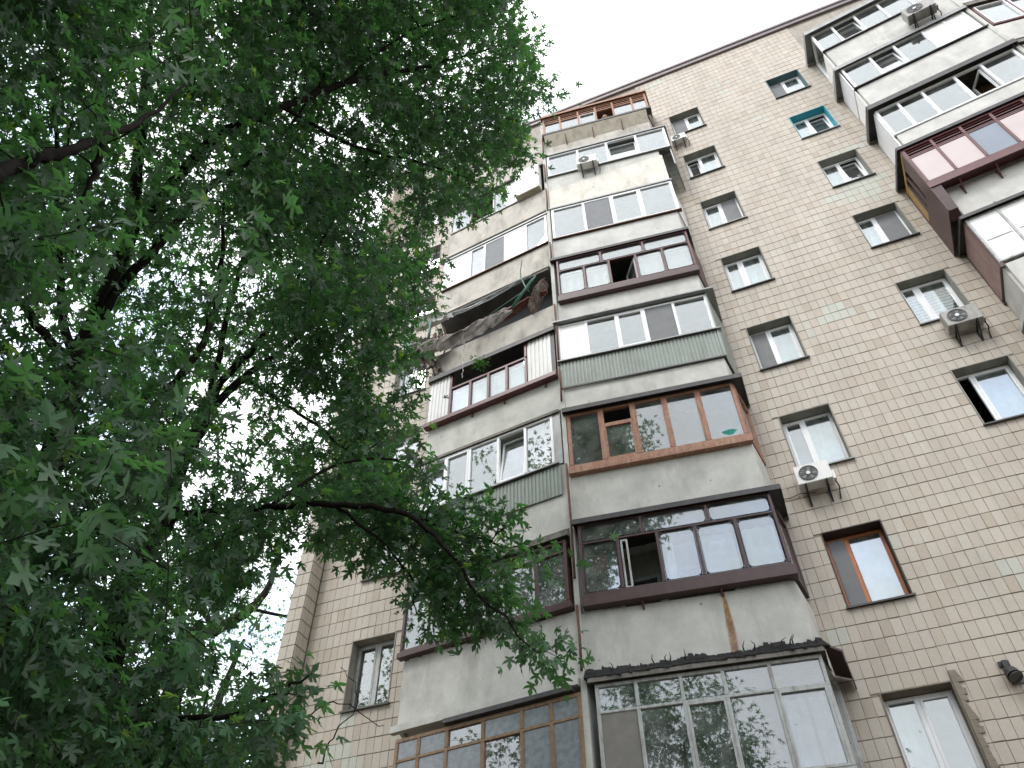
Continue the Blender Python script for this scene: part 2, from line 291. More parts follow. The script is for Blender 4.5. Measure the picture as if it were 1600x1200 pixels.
# ------------------------------------------------------------------ apartment building
B=empty('apartment_building',(0,0,0))
tag(B,'nine-storey apartment block clad in beige tiles with stacked glazed balconies','building')
WINX={0:(-8.17,-7.20),1:(.787,1.754),2:(3.925,4.92),3:(12.6,13.57)}
SILL,HEAD=.906,2.347
holes=[(x0,x1,FZ(k)+SILL,FZ(k)+HEAD) for c,(x0,x1) in WINX.items() for k in range(8)]
XL,XR,ZT=-9.22,16.0,25.25
# wall behind the tiles (cut round every window)
w=MB(); xs=sorted(set([XL,XR]+[v for h in holes for v in h[:2]]))
for a,b_ in zip(xs[:-1],xs[1:]):
    hs=sorted([h for h in holes if h[0]<=a+1e-6 and h[1]>=b_-1e-6],key=lambda h:h[2]); z=GROUND
    for h in hs: w.box(FAC,a,b_,-.30,-.018,z,h[2]); z=h[3]
    w.box(FAC,a,b_,-.30,-.018,z,ZT)
w.build('wall','grout',B)
ws=MB(); ws.box(FAC,-9.9,-9.55,-12,-.02,GROUND,ZT); ws.box(FAC,16.0,16.3,-12,0,GROUND,ZT); ws.box(FAC,-9.9,16.3,-12.3,-12,GROUND,ZT); ws.box(FAC,-9.55,16.0,-12,-.301,ZT-.25,ZT-.005)
ws.build('side_wall','plaster',B)
# tiles
def blocked(x0,x1,z0,z1):
    for h in holes:
        if x1>h[0]+.01 and x0<h[1]-.01 and z1>h[2]+.01 and z0<h[3]-.01: return h
    return None
def behind_balcony(x0,x1,z0):
    if z0<25.05 and ((x0>-6.5 and x1<.2) or (x0>5.45 and x1<11.85)): return True
    return False
def proj(P):
    d=P-CAM; z=d@_f; return 800+FPX*(d@_r)/z,600-FPX*(d@_u)/z,z
GAPX,GAPZ=.0028,.0065
cells=[]
i0=int(math.floor((XL-TX0)/TW)); i1=int(math.ceil((XR-TX0)/TW)); j0=int(math.floor((-3.2-TZ0)/TH)); j1=int(math.ceil((25.2-TZ0)/TH))
for j in range(j0,j1):
    for i in range(i0,i1):
        x0=TX0+i*TW; x1=x0+TW; z0=TZ0+j*TH; z1=min(z0+TH,25.2)
        x0=max(x0,XL); x1=min(x1,XR)
        if x1-x0<.03 or behind_balcony(x0,x1,z0): continue
        full=True; h=blocked(x0,x1,z0,z1)
        if h:
            full=False
            # keep the larger uncovered sliver of the tile
            opts=[(x0,min(x1,h[0]),z0,z1),(max(x0,h[1]),x1,z0,z1),(x0,x1,z0,min(z1,h[2])),(x0,x1,max(z0,h[3]),z1)]
            opts=[q for q in opts if q[1]-q[0]>.025 and q[3]-q[2]>.03 and not blocked(*q)]
            if not opts: continue
            q=max(opts,key=lambda q:(q[1]-q[0])*(q[3]-q[2])); x0,x1,z0,z1=q
        elif z1-z0<TH-.01 or x1-x0<TW-.01: full=False
        px,py,dz=proj(np.array([(x0+x1)/2,0,(z0+z1)/2]))
        cells.append((x0,x1,z0,z1,full,px,py,dz))
vis=[c for c in cells if c[4] and 5<c[5]<1595 and 5<c[6]<1195 and c[0]>.3]
vis.sort(key=lambda c:c[7]); near=set(id(c) for c in vis[:298])
def jit(): return (random.gauss(0,.0011),random.gauss(0,.0016),random.uniform(-.003,.003))
proto=None
tf=MB()
def rowsag(x,z): return .006*math.sin(x*1.3+z*.7)+.004*math.sin(x*3.1-z*1.9)
TB=.006
def tilegeo(hw,hh):
    vs=[(-hw,.0,-hh),(hw,.0,-hh),(hw,.0,hh),(-hw,.0,hh),(-hw+.003,-.006,-hh+.003),(hw-.003,-.006,-hh+.003),(hw-.003,-.006,hh-.003),(-hw+.003,-.006,hh-.003),(-hw,-.004,-hh),(hw,-.004,-hh),(hw,-.004,hh),(-hw,-.004,hh)]
    fs=[(4,5,6,7),(8,9,5,4),(9,10,6,5),(10,11,7,6),(11,8,4,7),(0,1,9,8),(1,2,10,9),(2,3,11,10),(3,0,8,11)]
    return vs,fs
for c in cells:
    x0,x1,z0,z1=c[:4]; cx,cz=(x0+x1)/2,(z0+z1)/2; jx,jz,jy=jit(); jz+=rowsag(cx,cz)
    if id(c) in near:
        if proto is None:
            m_=MB(); m_.add(*tilegeo(TW/2-GAPX,TH/2-GAPZ)); o=m_.build('tile','tile',B); proto=o
        else:
            o=proto.copy(); COL.objects.link(o)
        o.location=(cx+jx,.014+jy*.6,cz+jz); o.rotation_euler=(random.gauss(0,.006),random.gauss(0,.004),random.gauss(0,.01))
    else:
        vs,fs=tilegeo((x1-x0)/2-GAPX,(z1-z0)/2-GAPZ); ty=random.gauss(0,.008); tz=random.gauss(0,.012)
        tf.add([(cx+jx+v[0],.014+jy*.6+v[1]+v[2]*ty+v[0]*tz,cz+jz+v[2]) for v in vs],fs)
tag(tf.build('tile_field','tile',B),kind='stuff')
# pilaster at the building's left corner, tiled front and return
pf=MB(); pf.box(FAC,-9.58,-9.24,-.3,.36,GROUND,25.2); pf.build('pilaster','grout',B)
pt=MB(); FRet=Frame((-9.24,0),(0,-1))
z=-3.0
while z<25.0:
    a,b_=z+.01,z+TH-.01
    pt.box(FAC,-9.575,-9.412,.362,.374,a,b_); pt.box(FAC,-9.402,-9.245,.362,.374,a,b_)
    # return face (faces +x)
    pt.add([(-9.238,-.355,a),(-9.238,-.185,a),(-9.238,-.185,b_),(-9.238,-.355,b_),(-9.228,-.350,a+.004),(-9.228,-.19,a+.004),(-9.228,-.19,b_-.004),(-9.228,-.350,b_-.004)],[(4,5,6,7),(0,1,5,4),(1,2,6,5),(2,3,7,6),(3,0,4,7)])
    pt.add([(-9.238,-.175,a),(-9.238,-.012,a),(-9.238,-.012,b_),(-9.238,-.175,b_),(-9.228,-.170,a+.004),(-9.228,-.017,a+.004),(-9.228,-.017,b_-.004),(-9.228,-.170,b_-.004)],[(4,5,6,7),(0,1,5,4),(1,2,6,5),(2,3,7,6),(3,0,4,7)])
    pt.box(FAC,-9.9,-9.745,-.01,.004,a+.1,b_+.1); pt.box(FAC,-9.735,-9.585,-.01,.004,a+.1,b_+.1)
    z+=TH
tag(pt.build('corner_tiles','tile',B),kind='stuff')
# plaster back wall behind the balconies
pl=MB()
for a,b_ in ((-6.5,.2),(5.45,11.85)): pl.box(FAC,a,b_,-.017,-.002,GROUND+.3,25.04)
pl.build('back_wall','plaster',B)
# roof edge
rf=MB(); rf.prism(FAC,[(-.35,25.22),(.07,25.22),(.07,25.42),(.11,25.43),(.11,25.56),(.05,25.60),(-.35,25.60)],-9.95,16.35); rf.build('roof_edge','roofmetal',B)
rf=MB(); rf.box(FAC,-9.9,16.3,-12.2,-.36,25.3,25.5); rf.build('roof','darkmetal',B)
# ------------------------------------------------------------------ windows
SUB=lambda o,p:(setattr(o,'parent',p),o)[1]
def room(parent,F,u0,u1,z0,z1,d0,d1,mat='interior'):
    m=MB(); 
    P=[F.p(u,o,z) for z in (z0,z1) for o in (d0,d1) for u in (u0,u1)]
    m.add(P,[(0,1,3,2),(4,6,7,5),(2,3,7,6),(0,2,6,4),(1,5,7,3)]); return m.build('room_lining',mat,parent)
def curtain(parent,F,u0,u1,o,z0,z1,mat='curtain',amp=.02):
    m=MB(); n=max(8,int((u1-u0)*26)); vs=[]
    for i in range(n+1):
        u=u0+(u1-u0)*i/n; oo=o+amp*math.sin(i*1.25)+amp*.4*math.sin(i*.47)
        vs+=[F.p(u,oo,z0),F.p(u,oo*1.0,z1)]
    m.add(vs,[(2*i,2*i+2,2*i+3,2*i+1) for i in range(n)]); return m.build('curtain',mat,parent,smooth=True)
def ring(m,F,u0,u1,z0,z1,o0,o1,w):
    m.box(F,u0,u0+w,o0,o1,z0,z1).box(F,u1-w,u1,o0,o1,z0,z1).box(F,u0+w,u1-w,o0,o1,z0,z0+w).box(F,u0+w,u1-w,o0,o1,z1-w,z1)
def window(c,k,split=.5,frame='pvc',left='sash',right='sash',lining='reveal',room_mat='interior_dark',cur=None,openi=None,label=None,fixed_w=.045):
    x0,x1=WINX[c]; z0,z1=FZ(k)+SILL,FZ(k)+HEAD; D=.23
    fr=MB(); a,b_,lo,hi=x0+.022,x1-.022,z0+.03,z1-.03
    ring(fr,FAC,a,b_,lo,hi,-D-.05,-D+.01,.045); xm=a+(b_-a)*split
    fr.box(FAC,xm-.03,xm+.03,-D-.045,-D+.016,lo+.045,hi-.045)
    W_=tag(fr.build('window',frame,B,bevel=.004),label)
    rv=MB(); e=.016
    rv.box(FAC,x0+.001,x0+.02,-.29,.004,z0+.001,z1-.001).box(FAC,x1-.02,x1-.001,-.29,.004,z0+.001,z1-.001).box(FAC,x0+.02,x1-.02,-.29,.004,z1-.02,z1-.001).box(FAC,x0+.02,x1-.02,-.29,-.0,z0+.001,z0+.02)
    rv.build('reveal',lining,W_)
    sl=MB(); sl.prism(FAC,[(-.2,z0+.024),(.05,z0+.008),(.05,z0-.022),(.044,z0-.022),(.044,z0+.001),(-.2,z0+.018)],x0-.02,x1+.03); sl.build('sill','darkmetal' if frame!='pvc' or (k+c)%3 else 'galv',W_)
    for side,(p0,p1,kind) in enumerate(((a+.045,xm-.03,left),(xm+.03,b_-.045,right))):
        q0,q1=lo+.045,hi-.045
        if kind=='gap': continue
        s=MB(); off=0
        if kind=='tilt':
            # bottom hung sash leaning into the room
            F=FAC; ww=.045; t=.13
            def lean(z): return -D-.02-t*(z-q0)/(q1-q0)
            def bx(u0,u1,za,zb): s.hexa([F.p(u0,lean(za),za),F.p(u1,lean(za),za),F.p(u1,lean(za)+.04,za),F.p(u0,lean(za)+.04,za),F.p(u0,lean(zb),zb),F.p(u1,lean(zb),zb),F.p(u1,lean(zb)+.04,zb),F.p(u0,lean(zb)+.04,zb)])
            bx(p0,p0+ww,q0,q1); bx(p1-ww,p1,q0,q1); bx(p0+ww,p1-ww,q0,q0+ww); bx(p0+ww,p1-ww,q1-ww,q1)
            s.build('sash',frame,W_); g=MB()
            za,zb=q0+ww,q1-ww
            g.hexa([F.p(p0+ww,lean(za)+.014,za),F.p(p1-ww,lean(za)+.014,za),F.p(p1-ww,lean(za)+.02,za),F.p(p0+ww,lean(za)+.02,za),F.p(p0+ww,lean(zb)+.014,zb),F.p(p1-ww,lean(zb)+.014,zb),F.p(p1-ww,lean(zb)+.02,zb),F.p(p0+ww,lean(zb)+.02,zb)])
            g.build('pane','glass',W_); continue
        sw=.038 if kind=='sash' else .012
        ring(s,FAC,p0,p1,q0,q1,-D-.03,-D+.022,sw); s.build('sash',frame,W_)
        g=MB(); g.box(FAC,p0+sw,p1-sw,-D-.012,-D-.006,q0+sw,q1-sw); g.build('pane','glass' ,W_)
        if kind=='screen': 
            g=MB(); g.box(FAC,p0+.004,p1-.004,-D+.024,-D+.028,q0+.004,q1-.004); g.build('insect_screen','greyfilm',W_)
    room(W_,FAC,x0-.3,x1+.3,z0-.3,z1+.15,-.302,-1.6,room_mat)
    if cur:
        for (u0,u1,mat,zz) in cur: curtain(W_,FAC,x0+(x1-x0)*u0,x0+(x1-x0)*u1,-.36,z0+.03+zz*(z1-z0),z1-.02,mat)
    return W_
C='curtain'; BL='blind'
window(1,0,.5,left='screen',right='sash',cur=[(.5,1,C,0)])
window(1,1,.42,left='tilt',right='sash',cur=[(.42,1,BL,0)])
window(1,2,.5,right='screen',cur=[(0,.5,BL,0)])
window(1,3,.42,left='sash',cur=[(.45,1,BL,.0),(0,.42,BL,.0)])
window(1,4,.42,left='screen',cur=[(.42,1,C,0)])
window(1,5,.42,right='fixed',cur=[(.42,1,BL,0)],lining='reveal')
wb=window(1,6,.36,frame='orangewood',left='screen',right='fixed',lining='reveal_dark',cur=[(.4,1,C,.0)],label='window with orange wooden frame and dark left half')
tp=MB(); tp.box(FAC,WINX[1][0]+.07,WINX[1][0]+.36,-.36,-.34,FZ(6)+SILL+.08,FZ(6)+SILL+.75); tp.build('lower_panel','teal',wb)
window(1,7,.48,left='fixed',right='sash',lining='reveal_mortar',room_mat='interior_dark',cur=[(0,.5,C,0)])
window(2,0,.45,left='screen',lining='reveal_blue',cur=[(.5,1,C,0)])
window(2,1,.45,right='tilt',lining='reveal_teal',cur=[(0,.45,BL,0)],label='window with bright teal painted reveal')
window(2,2,.48,right='tilt',cur=[(0,.5,BL,0)])
window(2,3,.45,right='screen',cur=[(0,.45,BL,0)])
window(2,4,.36,cur=[(0,1,BL,0)])
window(2,5,.30,left='gap',right='sash',cur=[(.35,1,C,0)])
window(2,6,.5); window(2,7,.5)
for k in range(8):
    window(0,k,.5,frame='pvc' if k!=6 else 'pvc_old',lining='plaster',room_mat='interior_dark',cur=[(0,.5,C,0)] if k in (1,3,4) else None)
    window(3,k,.5)
# blind slats on the white blinds of the window with the side air conditioner
bs=MB()
for i in range(14): z=FZ(4)+SILL+.12+i*.093; bs.box(FAC,3.98,4.86,-.352,-.335,z,z+.016)
o=bs.build('blind_slats','galv',B); o['kind']='stuff'
# ragged mortar beside the lowest window
mo=MB(); x1=WINX[1][1]; zz=SILL-.1
while zz<HEAD+.05:
    wd=random.uniform(.07,.15); mo.hexa([(x1+.002,-.001,zz),(x1+wd,-.001,zz),(x1+wd,-.014,zz),(x1+.002,-.022,zz),(x1+.002,-.001,zz+.09),(x1+wd*random.uniform(.6,1.1),-.001,zz+.09),(x1+wd*.8,-.012,zz+.09),(x1+.002,-.022,zz+.09)]); zz+=.088
mo.build('mortar_patch','reveal_mortar',B)
# ------------------------------------------------------------------ balconies
def shell(F,Fs,k,zb,zt,mat,side=1,s0=.0,s1=WID,label=None,par=True):
    """slab + concrete parapet of one balcony: returns the part"""
    m=MB(); z=FZ(k)
    if par: m.box(F,s0+.045,s1-.0,-.08,0,zb,zt)
    # slab: polygon out to the parapet
    a=F.p(.04,-.081,0); b_=F.p(WID,-.081,0)
    wa=(a[0],0.0); wb_=(b_[0]+(.12 if side>0 else 0),0.0)
    if side<0: wa=(a[0]-.1,0.0); wb_=(b_[0],0.0)
    lo,hi=z-.02,z+.12
    P=[(a[0],a[1]),(b_[0],b_[1]),(wb_[0],-.003),(wa[0],-.003)]
    m.hexa([(x,y,lo) for x,y in P]+[(x,y,hi) for x,y in P])
    o=m.build('balcony',mat,B,bevel=.008); 
    if label: o['label']=label
    if par:
        sm=MB(); n=np.linalg.norm
        Lw=.93
        if side>0: sm.box(Fs,.03,Lw,-.07,-.001,zb,zt)
        else: sm.box(Fs,.01,Lw-.05,-.07,-.001,zb,zt)
        sm.build('side_parapet',mat,o)
    return o
def glaze(P,F,s,z0,z1,mat='pvc',o=.03,fw=.05,dep=.07,kinds=None,ztr=None,trk=None,trs=None,gl='glass',sash='pvc',round_=False,name='glazing_frame'):
    fr=MB(); fr.box(F,s[0],s[-1],o-dep,o,z0,z0+fw).box(F,s[0],s[-1],o-dep,o,z1-fw,z1)
    zt=ztr if ztr else z1
    for i,u in enumerate(s):
        u0=u if i==0 else (u-fw if i==len(s)-1 else u-fw/2)
        fr.box(F,u0,u0+fw,o-dep+.001,o+.004,z0+fw,(zt if ztr else z1-fw))
    if ztr:
        fr.box(F,s[0]+fw,s[-1]-fw,o-dep,o,ztr,ztr+fw*.8)
        ts=trs or s
        for i,u in enumerate(ts):
            u0=u if i==0 else (u-fw if i==len(ts)-1 else u-fw/2)
            fr.box(F,u0,u0+fw,o-dep+.001,o+.004,ztr+(0 if i in(0,len(ts)-1) else fw*.8),z1-fw)
    fo=fr.build(name,mat,P,bevel=.005)
    def cell(u0,u1,za,zb,kd):
        if kd=='open' or kd is None: return
        if kd in ('glass','sash','sashb'):
            sw=.035 if kd!='glass' else .0
            if sw:
                sm=MB(); ring(sm,F,u0,u1,za,zb,o-dep+.015,o+.008,sw); sm.build('sash',sash if kd=='sash' else mat,P)
            g=MB(); g.box(F,u0+sw,u1-sw,o-.04,o-.034,za+sw,zb-sw); g.build('pane',gl,P)
            if round_:
                # rubber gasket with rounded corners
                gk=MB(); pts=[]; rr=.06; ins=.018
                for cx,cz,a0 in ((u1-ins-rr,za+ins+rr,-90),(u1-ins-rr,zb-ins-rr,0),(u0+ins+rr,zb-ins-rr,90),(u0+ins+rr,za+ins+rr,180)):
                    for q in range(4): 
                        w_=math.radians(a0+q*30); pts.append((cx+rr*math.cos(w_),cz+rr*math.sin(w_)))
                n=len(pts); cxm,czm=(u0+u1)/2,(za+zb)/2
                vs=[];
                for (pu,pz) in pts:
                    eu=u0-.002 if abs(pu-u0)<abs(pu-u1) else u1+.002
                    vs.append(F.p(pu,o-.030,pz)); vs.append(F.p(pu+(.012 if pu>cxm else -.012),o+.007,pz+(.012 if pz>czm else -.012)))
                gk.add(vs,[(2*i,2*((i+1)%n),2*((i+1)%n)+1,2*i+1) for i in range(n)])
                # corner fillers
                cor=[(u1,za),(u1,zb),(u0,zb),(u0,za)]
                for ci,(cu,cz) in enumerate(cor):
                    q=[F.p(cu,o-.028,cz)]+[F.p(pts[ci*4+t][0],o-.028,pts[ci*4+t][1]) for t in range(4)]
                    q2=[F.p(cu,o-.002,cz)]+[F.p(pts[ci*4+t][0],o-.002,pts[ci*4+t][1]) for t in range(4)]
                    gk.add(q2,[(0,i+1,i+2)[::-1] for i in range(3)]); 
                gk.build('gasket','black',P)
        elif kd=='tilt':
            t=.16; ww=.04
            def lean(z): return o-dep+.02-t*(z-za)/(zb-za)
            sm=MB()
            def bx(m,a,b_,c,d,th=.035,oo=0): m.hexa([F.p(a,lean(c)+oo,c),F.p(b_,lean(c)+oo,c),F.p(b_,lean(c)+oo+th,c),F.p(a,lean(c)+oo+th,c),F.p(a,lean(d)+oo,d),F.p(b_,lean(d)+oo,d),F.p(b_,lean(d)+oo+th,d),F.p(a,lean(d)+oo+th,d)])
            zz=zb-.04
            bx(sm,u0,u0+ww,za,zz);bx(sm,u1-ww,u1,za,zz);bx(sm,u0+ww,u1-ww,za,za+ww);bx(sm,u0+ww,u1-ww,zz-ww,zz); sm.build('sash',sash,P)
            g=MB(); bx(g,u0+ww,u1-ww,za+ww,zz-ww,.006,.012); g.build('pane',gl,P)
        elif kd=='turn': # sash swung into the balcony about its right side
            sm=MB(); Fo=Frame(tuple(F.p(u1,o-dep,0)[:2]),tuple((-F.t*.45-F.n*.9)[:2])); w_=u1-u0
            ring(sm,Fo,0,w_,za,zb,-.02,.02,.045); sm.build('sash',sash,P); g=MB(); g.box(Fo,.045,w_-.045,-.003,.003,za+.045,zb-.045); g.build('pane',gl,P)
        else:
            g=MB(); g.box(F,u0,u1,o-.045,o-.015,za,zb); g.build('panel',kd,P)
    for i in range(len(s)-1):
        kd=kinds[i] if kinds else 'glass'
        u0=s[i]+(fw if i==0 else fw/2)+.001; u1=s[i+1]-(fw if i==len(s)-2 else fw/2)-.001
        cell(u0,u1,z0+fw+.001,(zt if ztr else z1-fw)-.001,kd)
    if ztr and trk is not None:
        ts=trs or s
        for i in range(len(ts)-1):
            u0=ts[i]+(fw if i==0 else fw/2)+.001; u1=ts[i+1]-(fw if i==len(ts)-2 else fw/2)-.001
            cell(u0,u1,ztr+fw*.8+.001,z1-fw-.001,trk[i] if isinstance(trk,(list,tuple)) else trk)
    return fo
def corrug(P,F,s0,s1,z0a,z1a,z0b,z1b,mat,o=.05,pitch=.075,name='cladding'):
    """ribbed sheet with sloping lower edge: (z0,z1) at s0 -> (z0,z1) at s1"""
    m=MB(); n=int((s1-s0)/pitch); vs=[];fs=[]
    prof=[(0,0),(.30,0),(.38,.014),(.90,.014),(.98,0)]
    pts=[]
    for i in range(n):
        for a,d in prof: pts.append((s0+(i+a)*(s1-s0)/n,d))
    pts.append((s1,0))
    for u,d in pts:
        t=(u-s0)/(s1-s0); za=z0a+(z0b-z0a)*t; zb=z1a+(z1b-z1a)*t
        for oo,z in ((o+d,za),(o+d,zb),(o+d-.006,za),(o+d-.006,zb)): vs.append(F.p(u,oo,z))
    for i in range(len(pts)-1):
        k=4*i; fs+=[(k,k+4,k+5,k+1),(k+2,k+3,k+7,k+6),(k,k+2,k+6,k+4),(k+1,k+5,k+7,k+3)]
    m.add(vs,fs); return m.build(name,mat,P)
def canopy(P,F,zf,zr,ov=.14,mat='darkmetal',s0=-.02,s1=WID+.12,th=.04,side=1,Fw=None,lip=.10):
    """sheet roof falling outward, with a turned-down lip"""
    m=MB(); a=F.p(s0,ov,0); b_=F.p(s1,ov,0)
    wl=(a[0],-.004); wr=(b_[0],-.004)
    P0=[(a[0],a[1],zf),(b_[0],b_[1],zf),(wr[0],wr[1],zr),(wl[0],wl[1],zr)]
    m.hexa([p for p in P0]+[(x,y,z+th) for x,y,z in P0])
    m.box(F,s0,s1,ov+.001,ov+.012,zf-lip,zf+th)
    Fe=Frame.seg((b_[0]+.002,b_[1]),(wr[0]+.002,wr[1])); 
    n=math.hypot(b_[0]-wr[0],b_[1]-wr[1]); 
    def ln(u): return zf+(zr-zf)*u/n
    m.hexa([Fe.p(0,0,ln(0)-lip),Fe.p(n,0,ln(n)-lip),Fe.p(n,.012,ln(n)-lip),Fe.p(0,.012,ln(0)-lip),Fe.p(0,0,ln(0)+th),Fe.p(n,0,ln(n)+th),Fe.p(n,.012,ln(n)+th),Fe.p(0,.012,ln(0)+th)])
    Fe2=Frame.seg((wl[0]-.002,wl[1]),(a[0]-.002,a[1])); n2=math.hypot(a[0]-wl[0],a[1]-wl[1])
    m.hexa([Fe2.p(0,0,zr-lip),Fe2.p(n2,0,zf-lip),Fe2.p(n2,.012,zf-lip),Fe2.p(0,.012,zr-lip),Fe2.p(0,0,zr+th),Fe2.p(n2,0,zf+th),Fe2.p(n2,.012,zf+th),Fe2.p(0,.012,zr+th)])
    return m.build('canopy',mat,P)
def sillstrip(P,F,s0,s1,z,o=.07,mat='darkmetal',h=.03):
    m=MB(); m.prism(F,[(-.05,z),(o,z-.012),(o,z-.012-h),(o-.008,z-.012-h),(o-.008,z-.018),(-.05,z-.006)],s0,s1); return m.build('sill',mat,P)
def woodbox(P,F,s0,s1,z0,z1,o,mat):
    m=MB(); m.box(F,s0,s1,.004,o,z0,z0+.03).box(F,s0,s1,o-.02,o+.001,z0+.03,z1).box(F,s0-.001,s0+.02,.004,o-.021,z0+.03,z1).box(F,s1-.02,s1+.001,.004,o-.021,z0+.03,z1); return m.build('sill_box',mat,P)
def bracket(P,F,s,z,o,h=.28,mat='rust'):
    m=MB(); m.box(F,s-.015,s+.015,.002,.03,z-h,z); m.hexa([F.p(s-.012,.03,z-h+.02),F.p(s+.012,.03,z-h+.02),F.p(s+.012,.03,z-h+.06),F.p(s-.012,.03,z-h+.06),F.p(s-.012,o,z-.05),F.p(s+.012,o,z-.05),F.p(s+.012,o,z-.01),F.p(s-.012,o,z-.01)]); return m.build('bracket',mat,P)
def bayback(P,F,k,s0,s1,z0,z1,mat='interior',doorx=None):
    """balcony door and window on the wall behind the balcony"""
    m=MB(); z=FZ(k); x0=F.p(s0,0,0)[0]; 
    ring(m,FAC,x0+.4,x0+1.15,z+.13,z+2.25,.0,.05,.06); ring(m,FAC,x0+1.16,x0+2.4,z+.9,z+2.25,.0,.05,.06); o=m.build('balcony_door','pvc_old',P)
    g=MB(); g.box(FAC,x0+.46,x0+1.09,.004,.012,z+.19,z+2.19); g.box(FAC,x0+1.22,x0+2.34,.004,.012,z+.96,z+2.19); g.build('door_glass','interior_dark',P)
S5=[.10,.74,1.38,2.02,2.66,3.30]
# ---- R column (centre)
# R0 top: brown timber glazing, shelf below
b=shell(FR,FRs,0,19.62,20.62,'concrete_warm',label='top balcony with brown timber glazing, its window open')
glaze(b,FR,[.06,.62,1.22,1.78,2.34,2.95,3.42],20.72,21.98,'wood',o=.14,fw=.06,kinds=['glass','glass','sash','open','glass','glass'],ztr=21.55,trk='open',sash='pvc_old')
tr=MB(); 
for zz in (21.72,21.86): tr.box(FR,.06,3.42,.09,.12,zz,zz+.035)
tr.build('slat_rail','wood',b)
woodbox(b,FR,.02,3.46,20.60,20.70,.24,'darkmetal')
sh=MB(); sh.hexa([FR.p(.08,.004,20.15),FR.p(3.3,.004,20.15),FR.p(3.3,.22,20.56),FR.p(.08,.22,20.56),FR.p(.08,.004,20.18),FR.p(3.3,.004,20.18),FR.p(3.3,.22,20.59),FR.p(.08,.22,20.59)]); sh.build('shelf_sheet','beige',b)
for s in (.75,1.6,2.5): bracket(b,FR,s,20.6,.2,.55)
canopy(b,FR,22.02,22.45,.2,'wood',s0=0,s1=3.45,lip=.06); bayback(b,FR,0,0,3.3,0,0)
sb=MB(); sb.box(FRs,-.1,.95,.004,.03,20.72,21.98); sb.build('side_panel','brown',b)
# R1 white, air conditioner below
b=shell(FR,FRs,1,16.45,18.20,'concrete',label='white glazed balcony with stained two-tone parapet')
cr_=MB(); cr_.hexa([FR.p(.06,.002,16.42),FR.p(3.36,.002,16.42),FR.p(3.36,.022,16.42),FR.p(.06,.022,16.42),FR.p(.06,.002,17.35),FR.p(3.36,.002,17.85),FR.p(3.36,.022,17.85),FR.p(.06,.022,17.35)]); cr_.build('cladding','cream',b)
glaze(b,FR,[.08,1.02,1.9,2.78,3.66],18.22,19.5,'pvc',fw=.07,kinds=['glass','glass','tilt','glass'])
sillstrip(b,FR,.06,3.68,18.2,mat='galv'); F1=Frame.seg(tuple(FR.p(3.64,.02,0)[:2]),(.55,-.003)); sb=MB(); sb.box(F1,.01,.93,-.02,.01,17.2,19.5); sb.build('side_panel','galv',b)
canopy(b,FR,19.52,19.62,.06,'galv',lip=.03,s1=3.7); bayback(b,FR,1,0,3.3,0,0)
# R2
b=shell(FR,FRs,2,13.85,14.76,'concrete_new',label='white four-pane balcony above a plain grey parapet')
glaze(b,FR,[.08,.97,1.72,2.5,3.38],14.78,16.3,'pvc',fw=.07,kinds=['glass','greyfilm','sash','glass'])
sillstrip(b,FR,.06,3.42,14.77,mat='rust'); sb=MB(); sb.box(FRs,.0,.93,.002,.03,14.78,16.35); sb.build('side_panel','pvc',b)
canopy(b,FR,16.32,16.38,.05,'galv',lip=.02,s1=3.4); bayback(b,FR,2,0,3.3,0,0)
# R3 pink
b=shell(FR,FRs,3,11.16,12.0,'concrete_new',label='balcony glazed with rounded pinkish panes in a brown frame')
glaze(b,FR,[.12,.78,1.39,2.03,2.67,3.34],12.1,13.62,'maroon',o=.12,fw=.05,kinds=['glass','glass','turn','glass','glass'],ztr=13.1,trk='glass',trs=[.12,1.22,2.26,3.34],round_=True,sash='pvc')
for (a,c_) in ((.2,.76),(.82,1.30),(2.08,2.62),(2.72,3.26)): curtain(b,FR,a,c_,-.04,12.15,13.1,'pink',.006)
curtain(b,FR,.2,1.15,-.04,13.15,13.55,'pink',.006); curtain(b,FR,2.3,3.2,-.04,13.15,13.55,'pink',.006)
woodbox(b,FR,.1,3.36,11.9,12.09,.14,'brown'); canopy(b,FR,13.66,13.84,.15,'darkmetal',lip=.05,s1=3.4)
sb=MB(); sb.box(FRs,-.1,.94,.003,.03,11.95,13.65); sb.build('side_panel','brown',b); bayback(b,FR,3,0,3.3,0,0)
# R4 white with grey green sheet
b=shell(FR,FRs,4,8.42,9.82,'concrete',label='white five-pane balcony over a ribbed grey-green sheet')
glaze(b,FR,[.02,.66,1.33,1.95,2.6,3.33],9.86,11.1,'pvc',fw=.06,kinds=['panel','glass','sash','greyfilm','glass'])
corrug(b,FR,-.02,3.38,9.03,9.78,8.98,9.80,'green',o=.03); sillstrip(b,FR,-.04,3.42,9.85,o=.1,mat='galv')
canopy(b,FR,11.13,11.2,.13,'galv',lip=.0,s0=-.06,s1=3.5); 
sb=MB(); sb.box(FRs,-.05,.95,.03,.05,9.0,11.15); sb.build('side_panel','green',b); bayback(b,FR,4,0,3.3,0,0)
lt=MB(); lt.box(FR,-.02,3.36,.03,.055,8.97,9.0); lt.build('edge_trim','darkmetal',b)
